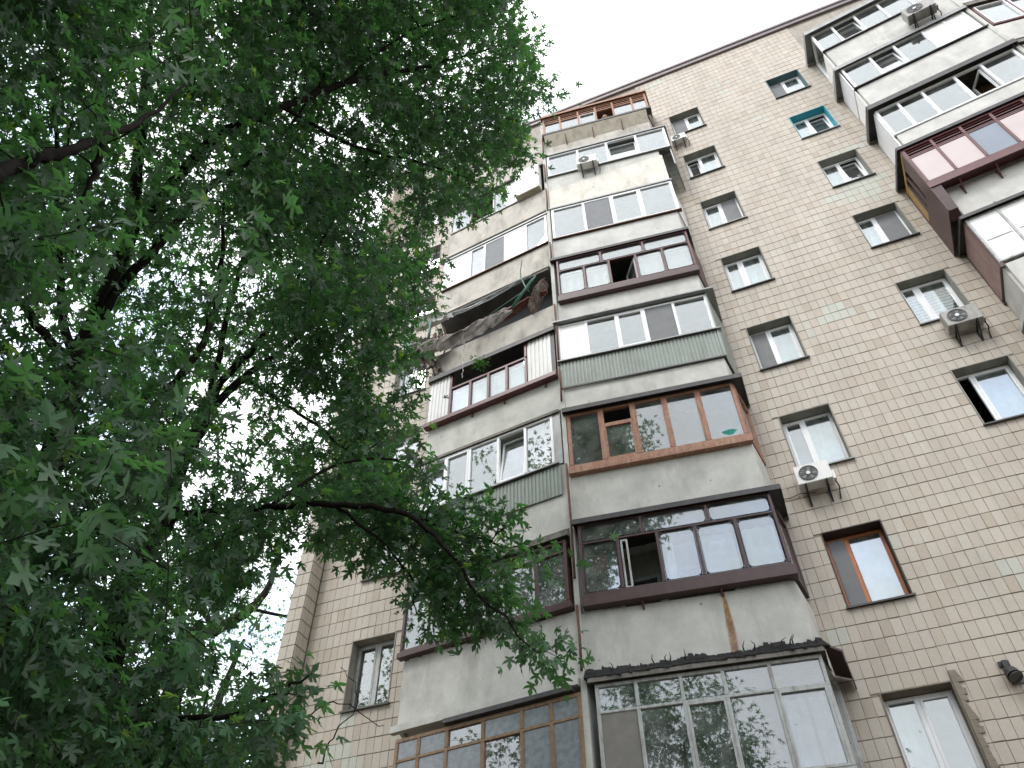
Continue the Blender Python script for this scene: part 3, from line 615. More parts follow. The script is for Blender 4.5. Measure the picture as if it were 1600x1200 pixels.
# R5 worn wood
b=shell(FR,FRs,5,5.57,6.74,'concrete',label='balcony with worn reddish wooden frames and one open vent')
glaze(b,FR,[.06,.73,1.36,1.97,2.61,3.3],6.78,8.2,'wood',o=.05,fw=.065,dep=.08,kinds=['glass',None,'glass','glass','glass'],gl='glass_old')
v=MB(); v.box(FR,.765,1.325,-.02,.045,7.72,7.77); ring(v,FR,.765,1.325,6.845,7.72,-.02,.046,.04); v.build('vent_transom','wood',b)
g=MB(); g.box(FR,.805,1.285,.0,.006,6.885,7.68); g.build('pane','glass_old',b)
for s,zw in ((.73,0),(1.36,0),(1.97,0),(2.61,0)): 
    ps=MB(); ps.box(FR,s-.055,s-.035,-.01,.052,6.85,8.13).box(FR,s+.035,s+.055,-.01,.052,6.85,8.13); ps.build('casement_stile','wood',b)
woodbox(b,FR,.04,3.34,6.60,6.77,.12,'wood'); canopy(b,FR,8.24,8.46,.16,'darkmetal',lip=.07,s1=3.48,s0=0)
glaze(b,FRs,[.02,.9],6.78,8.2,'wood',o=.02,fw=.06,kinds=['glass']); bayback(b,FR,5,0,3.3,0,0)
# R6 dark brown rounded
b=shell(FR,FRs,6,2.78,3.78,'concrete',label='balcony with dark brown rounded panes and a rust-streaked parapet')
glaze(b,FR,[.12,.76,1.41,2.03,2.67,3.32],3.98,5.40,'brown',o=.15,fw=.05,kinds=['glass','open','glass','glass','glass'],ztr=4.97,trk='glass',trs=[.12,1.18,2.27,3.32],round_=True,sash='pvc',gl='glass_old')
ss=MB(); ring(ss,FR,.80,.92,4.03,4.95,.09,.13,.03); ss.build('sash','pvc_old',b)
woodbox(b,FR,.10,3.36,3.80,3.97,.17,'brown'); canopy(b,FR,5.43,5.62,.2,'darkmetal',lip=.06,s1=3.5,s0=.05)
glaze(b,FRs,[-.1,.9],3.98,5.40,'brown',o=.02,fw=.06,kinds=['glass']); bracket(b,FR,1.02,3.8,.1,.12); bracket(b,FR,2.22,3.8,.1,.10); bayback(b,FR,6,0,3.3,0,0)
for (a,c_) in ((1.5,1.62),(2.1,2.6),(2.75,3.25)): curtain(b,FR,a,c_,-.15,4.05,4.95,'blind' if a>2.7 else 'curtain',.012)
# rust streak
st=MB(); n=16; vs=[];fs=[];fd=[]
for i in range(n+1):
    t=i/n; z=3.76-.97*t; cx=2.24-.02*t+random.uniform(-.004,.004); wd=.018+.045*math.sin(min(1,t*1.6)*1.4)+.012*t
    for j,q in enumerate((-1,-.45,.45,1)): vs.append(FR.p(cx+wd*q,.0015,z)); fd.append((0,.9,.9,0)[j]*(1-.45*t))
for i in range(n):
    for j in range(3): fs.append((4*i+j,4*i+4+j,4*i+5+j,4*i+1+j))
st.add(vs,fs); o=st.build('rust_streak','ruststain',b); at__=o.data.attributes.new('fade','FLOAT','POINT'); at__.data.foreach_set('value',fd)
# R7 old white timber
b=shell(FR,FRs,7,-.02,1.0,'concrete',label='balcony with old white wooden frames under a ragged black felt roof edge')
glaze(b,FR,[.16,.75,1.385,1.975,2.615,3.33],1.03,2.57,'pvc_old',o=.05,fw=.05,kinds=['interior','glass','sashb','glass','sashb'],ztr=2.13,trk=['glass']*5,gl='glass_dim')
glaze(b,FRs,[.02,.9],1.03,2.57,'pvc_old',o=.02,fw=.08,kinds=['glass'],gl='glass_old'); bayback(b,FR,7,0,3.3,0,0)
curtain(b,FR,2.68,2.98,-.2,1.1,2.1,'curtain',.03); curtain(b,FR,3.02,3.25,-.2,1.1,2.1,'curtain',.03)
canopy(b,FR,2.60,2.82,.12,'concrete_dark',lip=.03,s0=.08,s1=3.38)
tr=MB(); u=.04; rf_=random.Random(4)
while u<3.40:
    wdt=rf_.choice([.012,.02,.035,.06,.09]); wv=max(0,math.sin(u*5.3)+.6*math.sin(u*11.7+1)+.5*math.sin(u*23))
    h=.012+.035*wv+(rf_.uniform(0,.05) if rf_.random()<.25 else 0); dr=rf_.uniform(0,.03) if rf_.random()<.3 else 0
    z0=2.665+rf_.uniform(-.012,.01); zt=2.79+h
    tr.hexa([FR.p(u-.02,.003,z0),FR.p(u+wdt+.02,.003,z0),FR.p(u+wdt+.02,.14+dr,z0-.02-dr),FR.p(u-.02,.14+dr*.4,z0-.02),FR.p(u+rf_.uniform(-.01,.01),.003,zt),FR.p(u+wdt*rf_.uniform(.5,1.1),.003,zt-rf_.uniform(0,.02)),FR.p(u+wdt,.07+.03*wv,z0+.045+h*.4),FR.p(u,.07+.02*wv,z0+.05+h*.4)])
    u+=wdt*.75
for i in range(10):
    u=rf_.uniform(.2,3.2); tr.tube([FR.p(u,.08,2.75),FR.p(u+rf_.uniform(-.03,.03),.12,2.80),FR.p(u+rf_.uniform(-.08,.08),.14,2.83+rf_.uniform(0,.05))],[.012,.008,.003],4)
tr.build('ragged_felt_edge','tar',b)
fl=MB(); a=FR.p(3.40,.1,0); fl.hexa([(a[0],a[1],2.66),(a[0]+.20,a[1]+.12,2.58),(.52,-.02,2.60),(.30,-.02,2.70),(a[0],a[1],2.69),(a[0]+.21,a[1]+.12,2.61),(.53,-.02,2.63),(.30,-.02,2.73)]); 
fl.hexa([(a[0]+.20,a[1]+.12,2.42),(a[0]+.215,a[1]+.12,2.42),(.53,-.02,2.45),(.515,-.02,2.45),(a[0]+.20,a[1]+.12,2.60),(a[0]+.215,a[1]+.12,2.60),(.53,-.02,2.62),(.515,-.02,2.62)]); fl.build('canopy_wing','brown',b)
# ---- L column (left of the divider)
b=shell(FL,FLs,0,19.2,20.6,'concrete_warm',-1,label='unglazed top balcony with open concrete loggia')
bayback(b,FL,0,0,3.3,0,0)
b=shell(FL,FLs,1,16.45,17.6,'concrete_warm',-1,label='balcony with a white boxed-out panel and a dark open bay')
wbx=MB(); wbx.box(FL,2.43,3.2,.002,.2,17.66,19.0); wbx.build('boxed_panel','panel',b)
us=MB(); us.box(FL,2.43,3.2,.002,.2,17.60,17.655); us.build('box_soffit','beige',b)
glaze(b,FL,[.1,.8,1.6,2.0,2.42],17.65,19.0,'pvc_old',kinds=['glass','open','glass','panel']); bayback(b,FL,1,0,3.3,0,0); bracket(b,FL,.9,17.6,.2,.3)
canopy(b,FL,19.02,19.15,.1,'concrete_dark',lip=.03,s1=3.3)
b=shell(FL,FLs,2,13.6,14.72,'concrete_warm',-1,label='white glazed balcony above the collapsed one')
glaze(b,FL,[.02,.9,1.35,2.0,2.64,3.28],14.75,16.15,'pvc',fw=.06,kinds=['panel','glass','greyfilm','panel','glass']); sillstrip(b,FL,0,3.3,14.74,mat='rust')
canopy(b,FL,16.18,16.26,.05,'galv',lip=.02,s1=3.32); bayback(b,FL,2,0,3.3,0,0)
ed=MB(); ed.box(FL,.0,3.28,.002,.10,13.52,13.60); ed.build('broken_edge','concrete_warm',b); us=MB(); us.box(FL,.05,3.25,-.9,.08,13.42,13.515); us.build('exposed_ceiling','shade_concrete',b)
# L3 collapsed
b=shell(FL,FLs,3,11.12,12.0,'concrete_warm',-1,label='collapsed balcony with twisted roofing hanging over its parapet'); bayback(b,FL,3,0,3.3,0,0)
wn_=MB(); wn_.box(FL,.05,3.25,-.6,-.58,12.0,13.4); wn_.build('shade_backing','interior_dark',b)  # added dark sheet, its colour stands for the deep shade inside the opening
b4=shell(FL,FLs,4,8.45,9.4,'concrete',-1,label='balcony with maroon box, white ribbed end panels and an open dark gap above')
b=b4
fr=MB(); fr.box(FL,.58,2.55,-.0,.06,10.42,10.48)
for s in (.60,1.13,1.60,2.07,2.55): fr.box(FL,s-.03,s+.03,-.0,.065,9.56,10.42)
fr.box(FL,.57,.63,0,.06,10.48,11.0).box(FL,2.52,2.58,0,.06,10.48,11.0).box(FL,.58,2.55,0,.06,9.5,9.56); fr.build('glazing_frame','maroon',b,bevel=.004)
for s0,s1 in ((.63,1.1),(1.16,1.57),(1.63,2.04),(2.10,2.52)):
    g=MB(); g.box(FL,s0,s1,.02,.026,9.56,10.42); g.build('pane','glass',b); curtain(b,FL,s0,s1,-.08,9.56,10.4,'curtain',.01)
corrug(b,FL,.02,.57,9.5,11.0,9.5,11.0,'siding',o=.04,pitch=.09); corrug(b,FL,2.59,3.18,9.5,10.95,9.5,10.95,'siding',o=.04,pitch=.09)
wr=MB(); wr.box(FL,3.19,3.27,-.02,.05,9.45,10.95); wr.build('corner_post','darkmetal',b)
woodbox(b,FL,.0,3.3,9.38,9.49,.16,'maroon'); canopy(b,FL,11.02,11.14,.12,'darkmetal',lip=.10,s1=3.3,s0=0)
for s in (1.2,2.0,3.0): bracket(b,FL,s,9.38,.05,.12)
bayback(b,FL,4,0,3.3,0,0)
# L5
b=shell(FL,FLs,5,5.48,7.0,'concrete',-1,label='white glazed balcony reflecting trees, boxes stored inside')
glaze(b,FL,[.02,.6,1.19,1.86,2.48,3.1],7.03,8.35,'pvc',fw=.055,kinds=['tilt','sash','glass','tilt','glass']); sillstrip(b,FL,0,3.2,7.02,o=.1,mat='galv')
pp=MB(); pp.box(FL,3.1,3.27,-.03,.03,7.0,8.35); pp.build('corner_post','galv',b)
corrug(b,FL,.0,3.22,6.28,6.95,6.25,6.95,'green',o=.03); canopy(b,FL,8.38,8.45,.06,'concrete_dark',lip=.03,s1=3.25,s0=0); bayback(b,FL,5,0,3.3,0,0)
# L6
b=shell(FL,FLs,6,2.73,3.86,'concrete',-1,label='dim balcony with brown frames half hidden by maple leaves')
glaze(b,FL,[.0,.53,1.1,1.72,2.05,2.66,3.24],3.97,5.2,'brown',o=.1,fw=.05,kinds=['glass','glass','glass','glass','glass','glass'],ztr=4.95,trk=['glass']*2,trs=[.0,1.9,3.24],gl='glass_dim')
for s in (.53,1.1,2.05,2.62): 
    q=MB(); q.box(FL,s-.015,s+.015,.104,.112,4.02,4.93); q.build('glazing_bead','pvc_old',b)
woodbox(b,FL,-.02,3.28,3.87,3.96,.14,'brown'); canopy(b,FL,5.3,5.44,.14,'concrete_dark',lip=.06,s1=3.3,s0=0); bayback(b,FL,6,0,3.3,0,0)
glaze(b,FLs,[.05,.92],3.97,5.2,'brown',o=.02,fw=.05,kinds=['glass'],gl='glass_old')
dk=MB(); dk.box(FL,2.95,3.12,-.3,-.1,4.0,4.9); dk.build('cupboard_door','wood',b)
# L7
b=shell(FL,FLs,7,-.02,1.0,'concrete',-1,label='balcony with weathered ochre wooden frames and small top panes')
glaze(b,FL,[.08,.52,1.03,1.67,2.33,2.81,3.30],.95,2.5,'ochre',o=.05,fw=.06,kinds=['speckle','speckle','speckle','glass','speckle','speckle'],ztr=2.13,trk=['speckle','speckle','glass','speckle','speckle','speckle'],gl='glass_dim'); bayback(b,FL,7,0,3.3,0,0)
lp=MB(); lp.box(FL,-.02,3.28,.002,.10,2.60,2.71); lp.build('slab_edge','concrete',b); lp=MB(); lp.prism(FL,[(.02,2.52),(.14,2.52),(.14,2.59),(.02,2.595)],1.0,3.2); lp.build('gutter','darkmetal',b)
# ---- divider wall between the two columns
def divider(x,zt=22.2):
    m=MB(); m.box(FAC,x-.045,x+.045,.0,1.36,GROUND,zt); return m.build('divider_wall','concrete',B)
divider(-3.13); divider(8.67)
# rusty drain pipe pieces in the gap
z=-1.0; 
for (z0,z1) in ((2.8,3.9),(4.4,6.9),(8.6,9.6),(9.7,11.9),(13.6,14.6),(16.3,17.5),(17.9,19.0),(19.6,20.8)):
    pz=MB(); pz.tube([(-3.13,-1.40,z0),(-3.12,-1.40,(z0+z1)/2),(-3.13,-1.40,z1)],.022,6); pz.build('drain_pipe','rust',B,smooth=True)
# ---- Q column (upper right), T beside it
b=shell(FQ,FQs,0,19.15,20.34,'concrete',-1,label='top right balcony with white frames and a light green-grey canopy')
glaze(b,FQ,[.0,.6,1.25,1.92,2.6,3.28],20.36,21.68,'pvc',fw=.06,kinds=['glass','tilt','glass','glass','glass'])
canopy(b,FQ,21.75,21.95,.16,'galv',lip=.16,s0=-.15,s1=3.3); sillstrip(b,FQ,-.02,3.3,20.36,o=.07,mat='darkmetal'); glaze(b,FQs,[.03,.93],20.36,21.68,'pvc',o=.0,fw=.05,kinds=['glass'])
sc_=corrug(b,FQs,.02,.93,19.2,20.33,19.2,20.33,'siding',o=.012); bayback(b,FQ,0,0,3.3,0,0)
b=shell(FQ,FQs,1,16.5,17.56,'concrete_new',-1,label='balcony with white frames on the left and white panels on the right')
glaze(b,FQ,[.03,.78,1.41,2.16,2.7,3.2],17.6,18.9,'pvc',fw=.06,kinds=['glass','tilt','glass','panel','panel'])
canopy(b,FQ,18.95,19.12,.1,'galv',lip=.12,s0=-.12,s1=3.3); sillstrip(b,FQ,-.02,3.3,17.6,o=.07,mat='darkmetal'); corrug(b,FQs,.02,.93,16.55,17.55,16.55,17.55,'siding',o=.012)
sb=MB(); sb.box(FQs,.02,.93,.002,.03,17.6,18.9); sb.build('side_panel','pvc',b); bayback(b,FQ,1,0,3.3,0,0)
b=shell(FQ,FQs,2,13.9,14.74,'concrete_new',-1,label='cream framed balcony with an open brown interior bay')
glaze(b,FQ,[.0,.53,1.1,1.85,2.45,3.2],14.76,16.1,'pvc',fw=.06,kinds=['glass','glass','glass','open','glass'])
canopy(b,FQ,16.22,16.42,.16,'darkmetal',lip=.15,s0=-.12,s1=3.3); sb=MB(); sb.box(FQs,.02,.93,.002,.03,14.0,16.1); sb.build('side_panel','pvc',b)
sh=MB(); sh.box(FQ,1.5,3.1,-.75,-.72,14.8,16.3); sh.build('inner_wall','interior_brown',b)
ob=MB(); ring(ob,Frame(tuple(FQ.p(2.40,-.05,0)[:2]),tuple((-FQ.n*.8-FQ.t*.35)[:2])),0,.5,14.85,16.0,-.02,.02,.05); ob.build('sash','pvc',b)
b=shell(FQ,FQs,3,10.98,11.95,'concrete_new',-1,label='maroon boxed-out balcony with pink panes and a yellow side bay')
glaze(b,FQ,[-.2,.41,1.02,1.64,2.28,2.9,3.4],12.12,13.62,'maroon',o=.30,fw=.06,dep=.08,kinds=['pink','pink','greyblue','pink','pink','pink'],ztr=13.2,trk='open')
tr=MB()
for zz in (13.32,13.42,13.52): tr.box(FQ,-.2,3.4,.23,.26,zz,zz+.03)
tr.build('slat_rail','maroon',b)
mb_=MB(); mb_.box(FQ,-.22,3.4,.004,.305,12.06,12.115).box(FQ,-.22,3.4,.285,.31,11.92,12.06); mb_.build('sill_box','maroon',b)
dp=MB(); dp.hexa([FQ.p(-.22,.005,10.98),FQ.p(-.01,.005,10.98),FQ.p(-.01,.2,11.1),FQ.p(-.22,.2,11.1),FQ.p(-.22,.005,12.05),FQ.p(-.01,.005,12.05),FQ.p(-.01,.3,12.05),FQ.p(-.22,.3,12.05)]); dp.build('corner_box','brown',b)
FQ3=Frame.seg((5.22,-.004),(tuple(FQ.p(-.22,.30,0)[:2])))
LQ=math.dist((5.22,-.004),tuple(FQ.p(-.22,.30,0)[:2]))
sp=MB(); sp.box(FQ3,0,LQ,-.02,.0,11.0,12.3).box(FQ3,0,.06,-.02,.004,12.3,13.7).box(FQ3,LQ-.06,LQ,-.02,.004,12.3,13.7); sp.build('side_panel','brown',b)
yp=MB(); yp.box(FQ3,.06,.34,-.03,-.005,12.3,13.62).box(FQ3,.06,LQ-.06,-.02,.003,13.5,13.62); yp.build('yellow_panel','yellow',b)
sp=MB(); sp.box(FQ3,.34,.40,-.04,.002,12.3,13.5).box(FQ3,.56,.62,-.04,.002,12.3,13.5).box(FQ3,.78,LQ-.06,-.03,-.004,12.3,13.5); sp.build('side_slats','brown',b)
canopy(b,FQ,13.70,13.92,.34,'darkmetal',lip=.07,s0=-.26,s1=3.4)
for s in (.35,1.05,1.75,2.45): bracket(b,FQ,s,11.96,.26,.3,'maroon')
b=shell(FQ,FQs,4,8.4,9.28,'concrete_new',-1,label='balcony with large dusty white panels and pinkish metal side')
glaze(b,FQ,[-.02,.57,1.25,1.95,2.6,3.28],9.34,10.84,'pvc_old',o=.03,fw=.05,kinds=['panel']*5); canopy(b,FQ,10.87,10.97,.1,'darkmetal',lip=.05,s0=-.08,s1=3.3)
for i in range(5): 
    q=MB(); u0=[-.02,.57,1.25,1.95,2.6][i]+.08; u1=[.57,1.25,1.95,2.6,3.28][i]-.06; q.box(FQ,u0,u1,.017,.021,10.02,10.05); q.build('panel_joint','galv',b)
sb=MB(); sb.box(FQs,.02,.93,.002,.04,9.3,10.86); sb.build('side_panel','pinkbrown',b); ps=MB(); ps.box(FQs,.93,.97,-.03,.05,9.2,10.95); ps.build('corner_post','brown',b)
ps=MB(); ps.box(FQs,-.0,.03,.0,.05,9.2,10.95); ps.build('corner_post','brown',b)
for k in (5,6,7):
    b=shell(FQ,FQs,k,FZ(k)+.0,FZ(k)+1.05,'concrete_new',-1); glaze(b,FQ,S5,FZ(k)+1.1,FZ(k)+2.5,'pvc',fw=.06); sb=MB(); sb.box(FQs,.02,.93,.002,.03,FZ(k)+1.1,FZ(k)+2.5); sb.build('side_panel','pvc',b); canopy(b,FQ,FZ(k)+2.55,FZ(k)+2.7,.1,'darkmetal')
for k in range(8):
    b=shell(FT,FTs,k,FZ(k)-.25,FZ(k)+.72,'concrete_new',label='balcony beside the far right divider with brown frames' if k==1 else None); glaze(b,FT,[.08,.9,1.7,2.5,3.28],FZ(k)+.76,FZ(k)+2.1,'maroon' if k==1 else 'pvc_old',fw=.06,kinds=['sash' if k==1 else 'glass']*4); canopy(b,FT,FZ(k)+2.2,FZ(k)+2.38,.1,'concrete_dark' if k else 'greenpaint',s0=0)
# joint cracks / conduit on the facade
cb=MB(); cb.tube([FAC.p(x,.022+.006*math.sin(x*9),z) for x,z in ((.33,6.0),(.5,5.98),(.7,6.02),(.95,5.96))],.008,5); cb.build('cable','black',B)
# ------------------------------------------------------------------ air conditioners
ACP=None
def make_ac(w=.72,h=.5,d=.28):
    t=empty('air_conditioner'); F=FAC
    m=MB(); m.box(F,0,w,.12,.12+d,0,h); m.build('casing','ac_white',t,bevel=.012)
    g=MB(); cx,cz,r=w*.38,h*.5,h*.38; pts=[]
    n=28; vs=[F.p(cx,.12+d+.003,cz)]+[F.p(cx+r*math.cos(2*math.pi*i/n),.12+d+.003,cz+r*math.sin(2*math.pi*i/n)) for i in range(n)]
    g.add(vs,[(0,1+i,1+(i+1)%n)[::-1] for i in range(n)]); g.build('fan_recess','ac_grey',t)
    g=MB()
    for rr in (r*.35,r*.6,r*.82,r):
        g.tube([F.p(cx+rr*math.cos(2*math.pi*i/24),.12+d+.014,cz+rr*math.sin(2*math.pi*i/24)) for i in range(25)],.004 if rr<r else .008,4)
    for i in range(8):
        a=math.pi*i/4+.2; g.tube([F.p(cx,.12+d+.016,cz),F.p(cx+r*math.cos(a),.12+d+.014,cz+r*math.sin(a))],.005,4)
    g.build('fan_grille','ac_grey',t)
    g=MB(); g.tube([F.p(cx,.12+d+.004,cz),F.p(cx,.12+d+.026,cz)],.045,14); g.build('fan_hub','ac_white',t)
    fb=MB()
    for i in range(5):
        a=2*math.pi*i/5; fb.add([F.p(cx+.04*math.cos(a),.12+d+.005,cz+.04*math.sin(a)),F.p(cx+r*.9*math.cos(a-.25),.12+d+.006,cz+r*.9*math.sin(a-.25)),F.p(cx+r*.9*math.cos(a+.35),.12+d+.010,cz+r*.9*math.sin(a+.35))],[(0,2,1)])
    fb.build('fan_blades','galv',t)
    v=MB(); v.box(F,w,w+.06,.16,.30,.04,.26); v.build('valve_cover','ac_white',t)
    for s in (w*.2,w*.8):
        k=MB(); k.box(F,s-.018,s+.018,.0,.12+d+.02,-.035,-.002).box(F,s-.018,s+.018,.0,.025,-.32,-.035)
        k.hexa([F.p(s-.014,.025,-.30),F.p(s+.014,.025,-.30),F.p(s+.014,.025,-.27),F.p(s-.014,.025,-.27),F.p(s-.014,.12+d-.02,-.065),F.p(s+.014,.12+d-.02,-.065),F.p(s+.014,.12+d-.02,-.036),F.p(s-.014,.12+d-.02,-.036)]); k.build('bracket','black',t)
    hs=MB(); hs.tube([F.p(w+.03,.2,.05),F.p(w+.07,.12,-.05),F.p(w+.05,.03,-.12),F.p(w+.02,.02,-.3)],.014,6); hs.build('hose','black',t,smooth=True)
    return t
def copy_tree(o,parent=None):
    c=o.copy(); COL.objects.link(c); c.parent=parent
    for ch in list(o.children): copy_tree(ch,c)
    return c
AC=make_ac(); G_='air conditioners hung on the facade'
tag(AC,'white air conditioner with grey fan under the narrow window beside the wooden balcony','air conditioner',G_)
for i,(loc,rz,sc,lb) in enumerate([((.70,.0,5.97),0,.82,None),((4.22,0,8.72),0,.86,'grimy air conditioner on black brackets at the right edge of the window with white blinds'),
    ((.62,0,19.8),0,.62,'small white air conditioner between the top balconies and the highest small window'),
    (tuple(FR.p(.98,.02,17.92)),math.atan2(FR.t[1],FR.t[0]),.8,'beige air conditioner on the parapet of the white balcony below the top one'),
    (tuple(FQ.p(2.0,.02,19.2)),math.atan2(FQ.t[1],FQ.t[0]),1.0,'large grey air conditioner seen from below at the top right corner')]):
    o=AC if i==0 else copy_tree(AC)
    o.location=loc; o.rotation_euler=(0,0,rz); o.scale=(sc,)*3
    if lb: o['label']=lb
    if i in (1,4):
        for ch in o.children:
            if ch.name.startswith(('casing','valve')): ch.data=ch.data.copy(); ch.data.materials[0]=M['ac_dirty']
# wall lamp bottom right
t=empty('wall_lamp',(2.46,0,2.38)); tag(t,'dark rusty floodlight on a bracket beside the lowest window on the right','lamp')
F=Frame((2.46,0),(1,0)); m=MB(); m.box(F,-.07,.07,.004,.03,.02+2.38,.09+2.38).box(F,-.03,.03,.03,.10,2.30,2.45); o=m.build('bracket','black'); 
m2=MB(); m2.tube([(2.46,-.06,2.33),(2.47,-.13,2.26),(2.48,-.19,2.16)],[.05,.085,.10],14); o2=m2.build('lamp_housing','black')
m3=MB(); m3.tube([(2.48,-.19,2.158),(2.482,-.193,2.150)],[.09,.088],14); o3=m3.build('lamp_glass','darkmetal')
m4=MB(); m4.box(F,-.02,.16,.01,.02,2.14,2.30); o4=m4.build('mount_plate','darkmetal')
for q in (o,o2,o3,o4): q.parent=t; q.location=(-2.46,0,-2.38)
# ------------------------------------------------------------------ collapsed roofing, poles and hanging bits
def ribbon(pts,w,th,mat,name,parent=None,crumple=.02,seed=1,sag=0,rag=.0):
    """crumpled sheet along a path; pts are (s,o,z) in the left balcony's frame, w (o,z) half vectors per point"""
    rr=random.Random(seed); m=MB(); n=len(pts); K=34; vs=[]; P=np.array([FL.p(*p) for p in pts]); Wd=np.array([FL.n*a+np.array([0,0,b]) for a,b in w])
    ts=np.linspace(0,n-1,K); J=5
    for t in ts:
        i=min(int(t),n-2); f=t-i; f2=f*f*(3-2*f); c=P[i]*(1-f2)+P[i+1]*f2; ww=Wd[i]*(1-f2)+Wd[i+1]*f2
        for j in range(J):
            q=(j/(J-1))*2-1; e=rr.uniform(-crumple,crumple)*(2.2 if j in (0,J-1) else 1)
            jg=rr.uniform(-rag,rag) if j in (0,J-1) else 0
            vs.append(c+ww*q+np.array([0,0,jg])+np.array([rr.uniform(-crumple,crumple),rr.uniform(-crumple,crumple),e+sag*(1-q*q)]))
    N_=len(vs); vs+= [v+np.array([0,0,-th]) for v in vs]; fs=[]
    for i in range(K-1):
        for j in range(J-1):
            a=i*J+j; fs.append((a,a+1,a+J+1,a+J)); fs.append((N_+a,N_+a+J,N_+a+J+1,N_+a+1))
        fs.append((i*J,i*J+J,N_+i*J+J,N_+i*J)); a=i*J+J-1; fs.append((a,N_+a,N_+a+J,a+J))
    fs.append(tuple(range(J))+tuple(N_+j for j in range(J-1,-1,-1))); e0=(K-1)*J; fs.append(tuple(e0+j for j in range(J-1,-1,-1))+tuple(N_+e0+j for j in range(J)))
    m.add(vs,fs); return m.build(name,mat,parent)
cr2=MB()
u=.05
while u<3.2:
    w2=random.uniform(.03,.09); cr2.hexa([FL.p(u,.002,13.6),FL.p(u+w2,.002,13.6),FL.p(u+w2,.008,13.6),FL.p(u,.008,13.6),FL.p(u,.002,13.62+random.uniform(0,.16)*(1-abs(u-1.2)/3)),FL.p(u+w2,.002,13.62+random.uniform(0,.16)*(1-abs(u-1.2)/3)),FL.p(u+w2,.004,13.63),FL.p(u,.004,13.63)]); u+=w2
tag(cr2.build('mossy_crust','concrete_dark',B),kind='stuff')
o=ribbon([(-.62,.30,12.75),(-.45,.34,12.35),(-.1,.38,11.98),(.4,.40,11.80),(1.1,.40,11.76),(1.7,.34,11.92),(2.1,.26,12.08),(2.3,.2,12.2)],[(.03,.05),(.07,.10),(.09,.12),(.10,.13),(.10,.12),(.08,.13),(.06,.08),(.02,.02)],.02,'debris','roofing_sheet',crumple=.016,seed=3,rag=.045)
tag(o,'curled grey roofing sheet sagging along the front of the collapsed balcony','debris')
o=ribbon([(.3,.16,12.25),(.9,.20,12.16),(1.6,.20,12.28),(2.3,.16,12.42)],[(.05,.05),(.06,.05),(.05,.05),(.02,.03)],.02,'debris','torn_strip',rag=.03,crumple=.015,seed=15)
tag(o,'torn grey strip lying just above the curled roofing sheet','debris')
o=ribbon([(1.3,.14,12.14),(2.0,.14,12.2),(2.7,.12,12.42),(3.2,.10,12.5)],[(.10,.04),(.10,.05),(.08,.04),(.04,.02)],.03,'reddebris','broken_board',rag=.03,crumple=.012,seed=5)
tag(o,'reddish brown broken board lying behind the curled roofing sheet','debris')
for q,(pp,lb) in enumerate([([(0.2,.2,13.3),(.9,.25,12.95),(1.7,.2,13.05),(2.5,.1,13.4)],'thin bent batten hanging in a curve across the dark opening'),([(.45,.1,13.2),(1.6,.22,13.18),(2.6,.15,13.42)],'thin straight batten close under the broken ceiling edge'),([(.1,.3,12.9),(.35,.3,12.45),(.5,.28,12.2)],'short rusty bar standing among the rubble at the left')]):
    m=MB(); m.tube([FL.p(*p) for p in pp],.012,6); tag(m.build('batten','galv' if q<2 else 'rust',smooth=True),lb,'batten')
for q,(ss,oo,zz,rr_) in enumerate([(-.3,.3,12.25,.10),(-.1,.34,12.15,.08),(.12,.32,12.10,.11),(-.42,.25,12.5,.07)]):
    m=MB(); c=FL.p(ss,oo,zz); pr_=random.Random(q); vs=[c+np.array([pr_.uniform(.6,1)*rr_*x,pr_.uniform(.6,1)*rr_*y,pr_.uniform(.5,.9)*rr_*z]) for x in(-1,1) for y in(-1,1) for z in(-1,1)]; m.add(vs,[(0,1,3,2),(4,6,7,5),(0,4,5,1),(2,3,7,6),(0,2,6,4),(1,5,7,3)]); tag(m.build('concrete_chunk','concrete_dark'),['broken concrete chunk second from the left in the heap at the wreckage','small concrete chunk just left of the stout green post','largest concrete chunk, right of the stout green post','smallest and highest concrete chunk at the far left of the wreckage'][q],'debris','chunks heaped at the left end of the wreckage')
o=ribbon([(.1,.30,13.28),(.5,.28,13.10),(1.2,.22,13.05),(2.0,.15,13.25),(2.8,.10,13.46)],[(.02,.02)]*5,.012,'galv','metal_strip',crumple=.006,seed=6)
tag(o,'thin pale metal strip curving under the ceiling of the collapsed balcony','debris')
o=ribbon([(-.5,.35,13.15),(0,.30,13.2),(.45,.28,13.12)],[(.16,.05),(.18,.06),(.1,.03)],.03,'panel','white_board',crumple=.012,seed=8)
tag(o,'bent white board at the left end of the collapsed balcony','debris')
o=ribbon([(-.35,.1,12.3),(.0,.05,11.8),(.15,.0,11.2)],[(.14,.1),(.2,.12),(.1,.1)],.16,'rubble','hanging_rubble',crumple=.06,rag=.06,seed=9)
tag(o,'dark brown rubble hanging from the left end of the collapsed balcony','debris')
o=ribbon([(2.75,.10,12.0),(3.0,.18,12.45),(3.2,.10,12.9)],[(.16,.03),(.2,.03),(.12,.02)],.03,'rubble','folded_sheet',crumple=.010,seed=10)
tag(o,'folded dark brown sheet standing at the right end of the collapsed balcony','debris')
rb=MB(); pr_=random.Random(12)
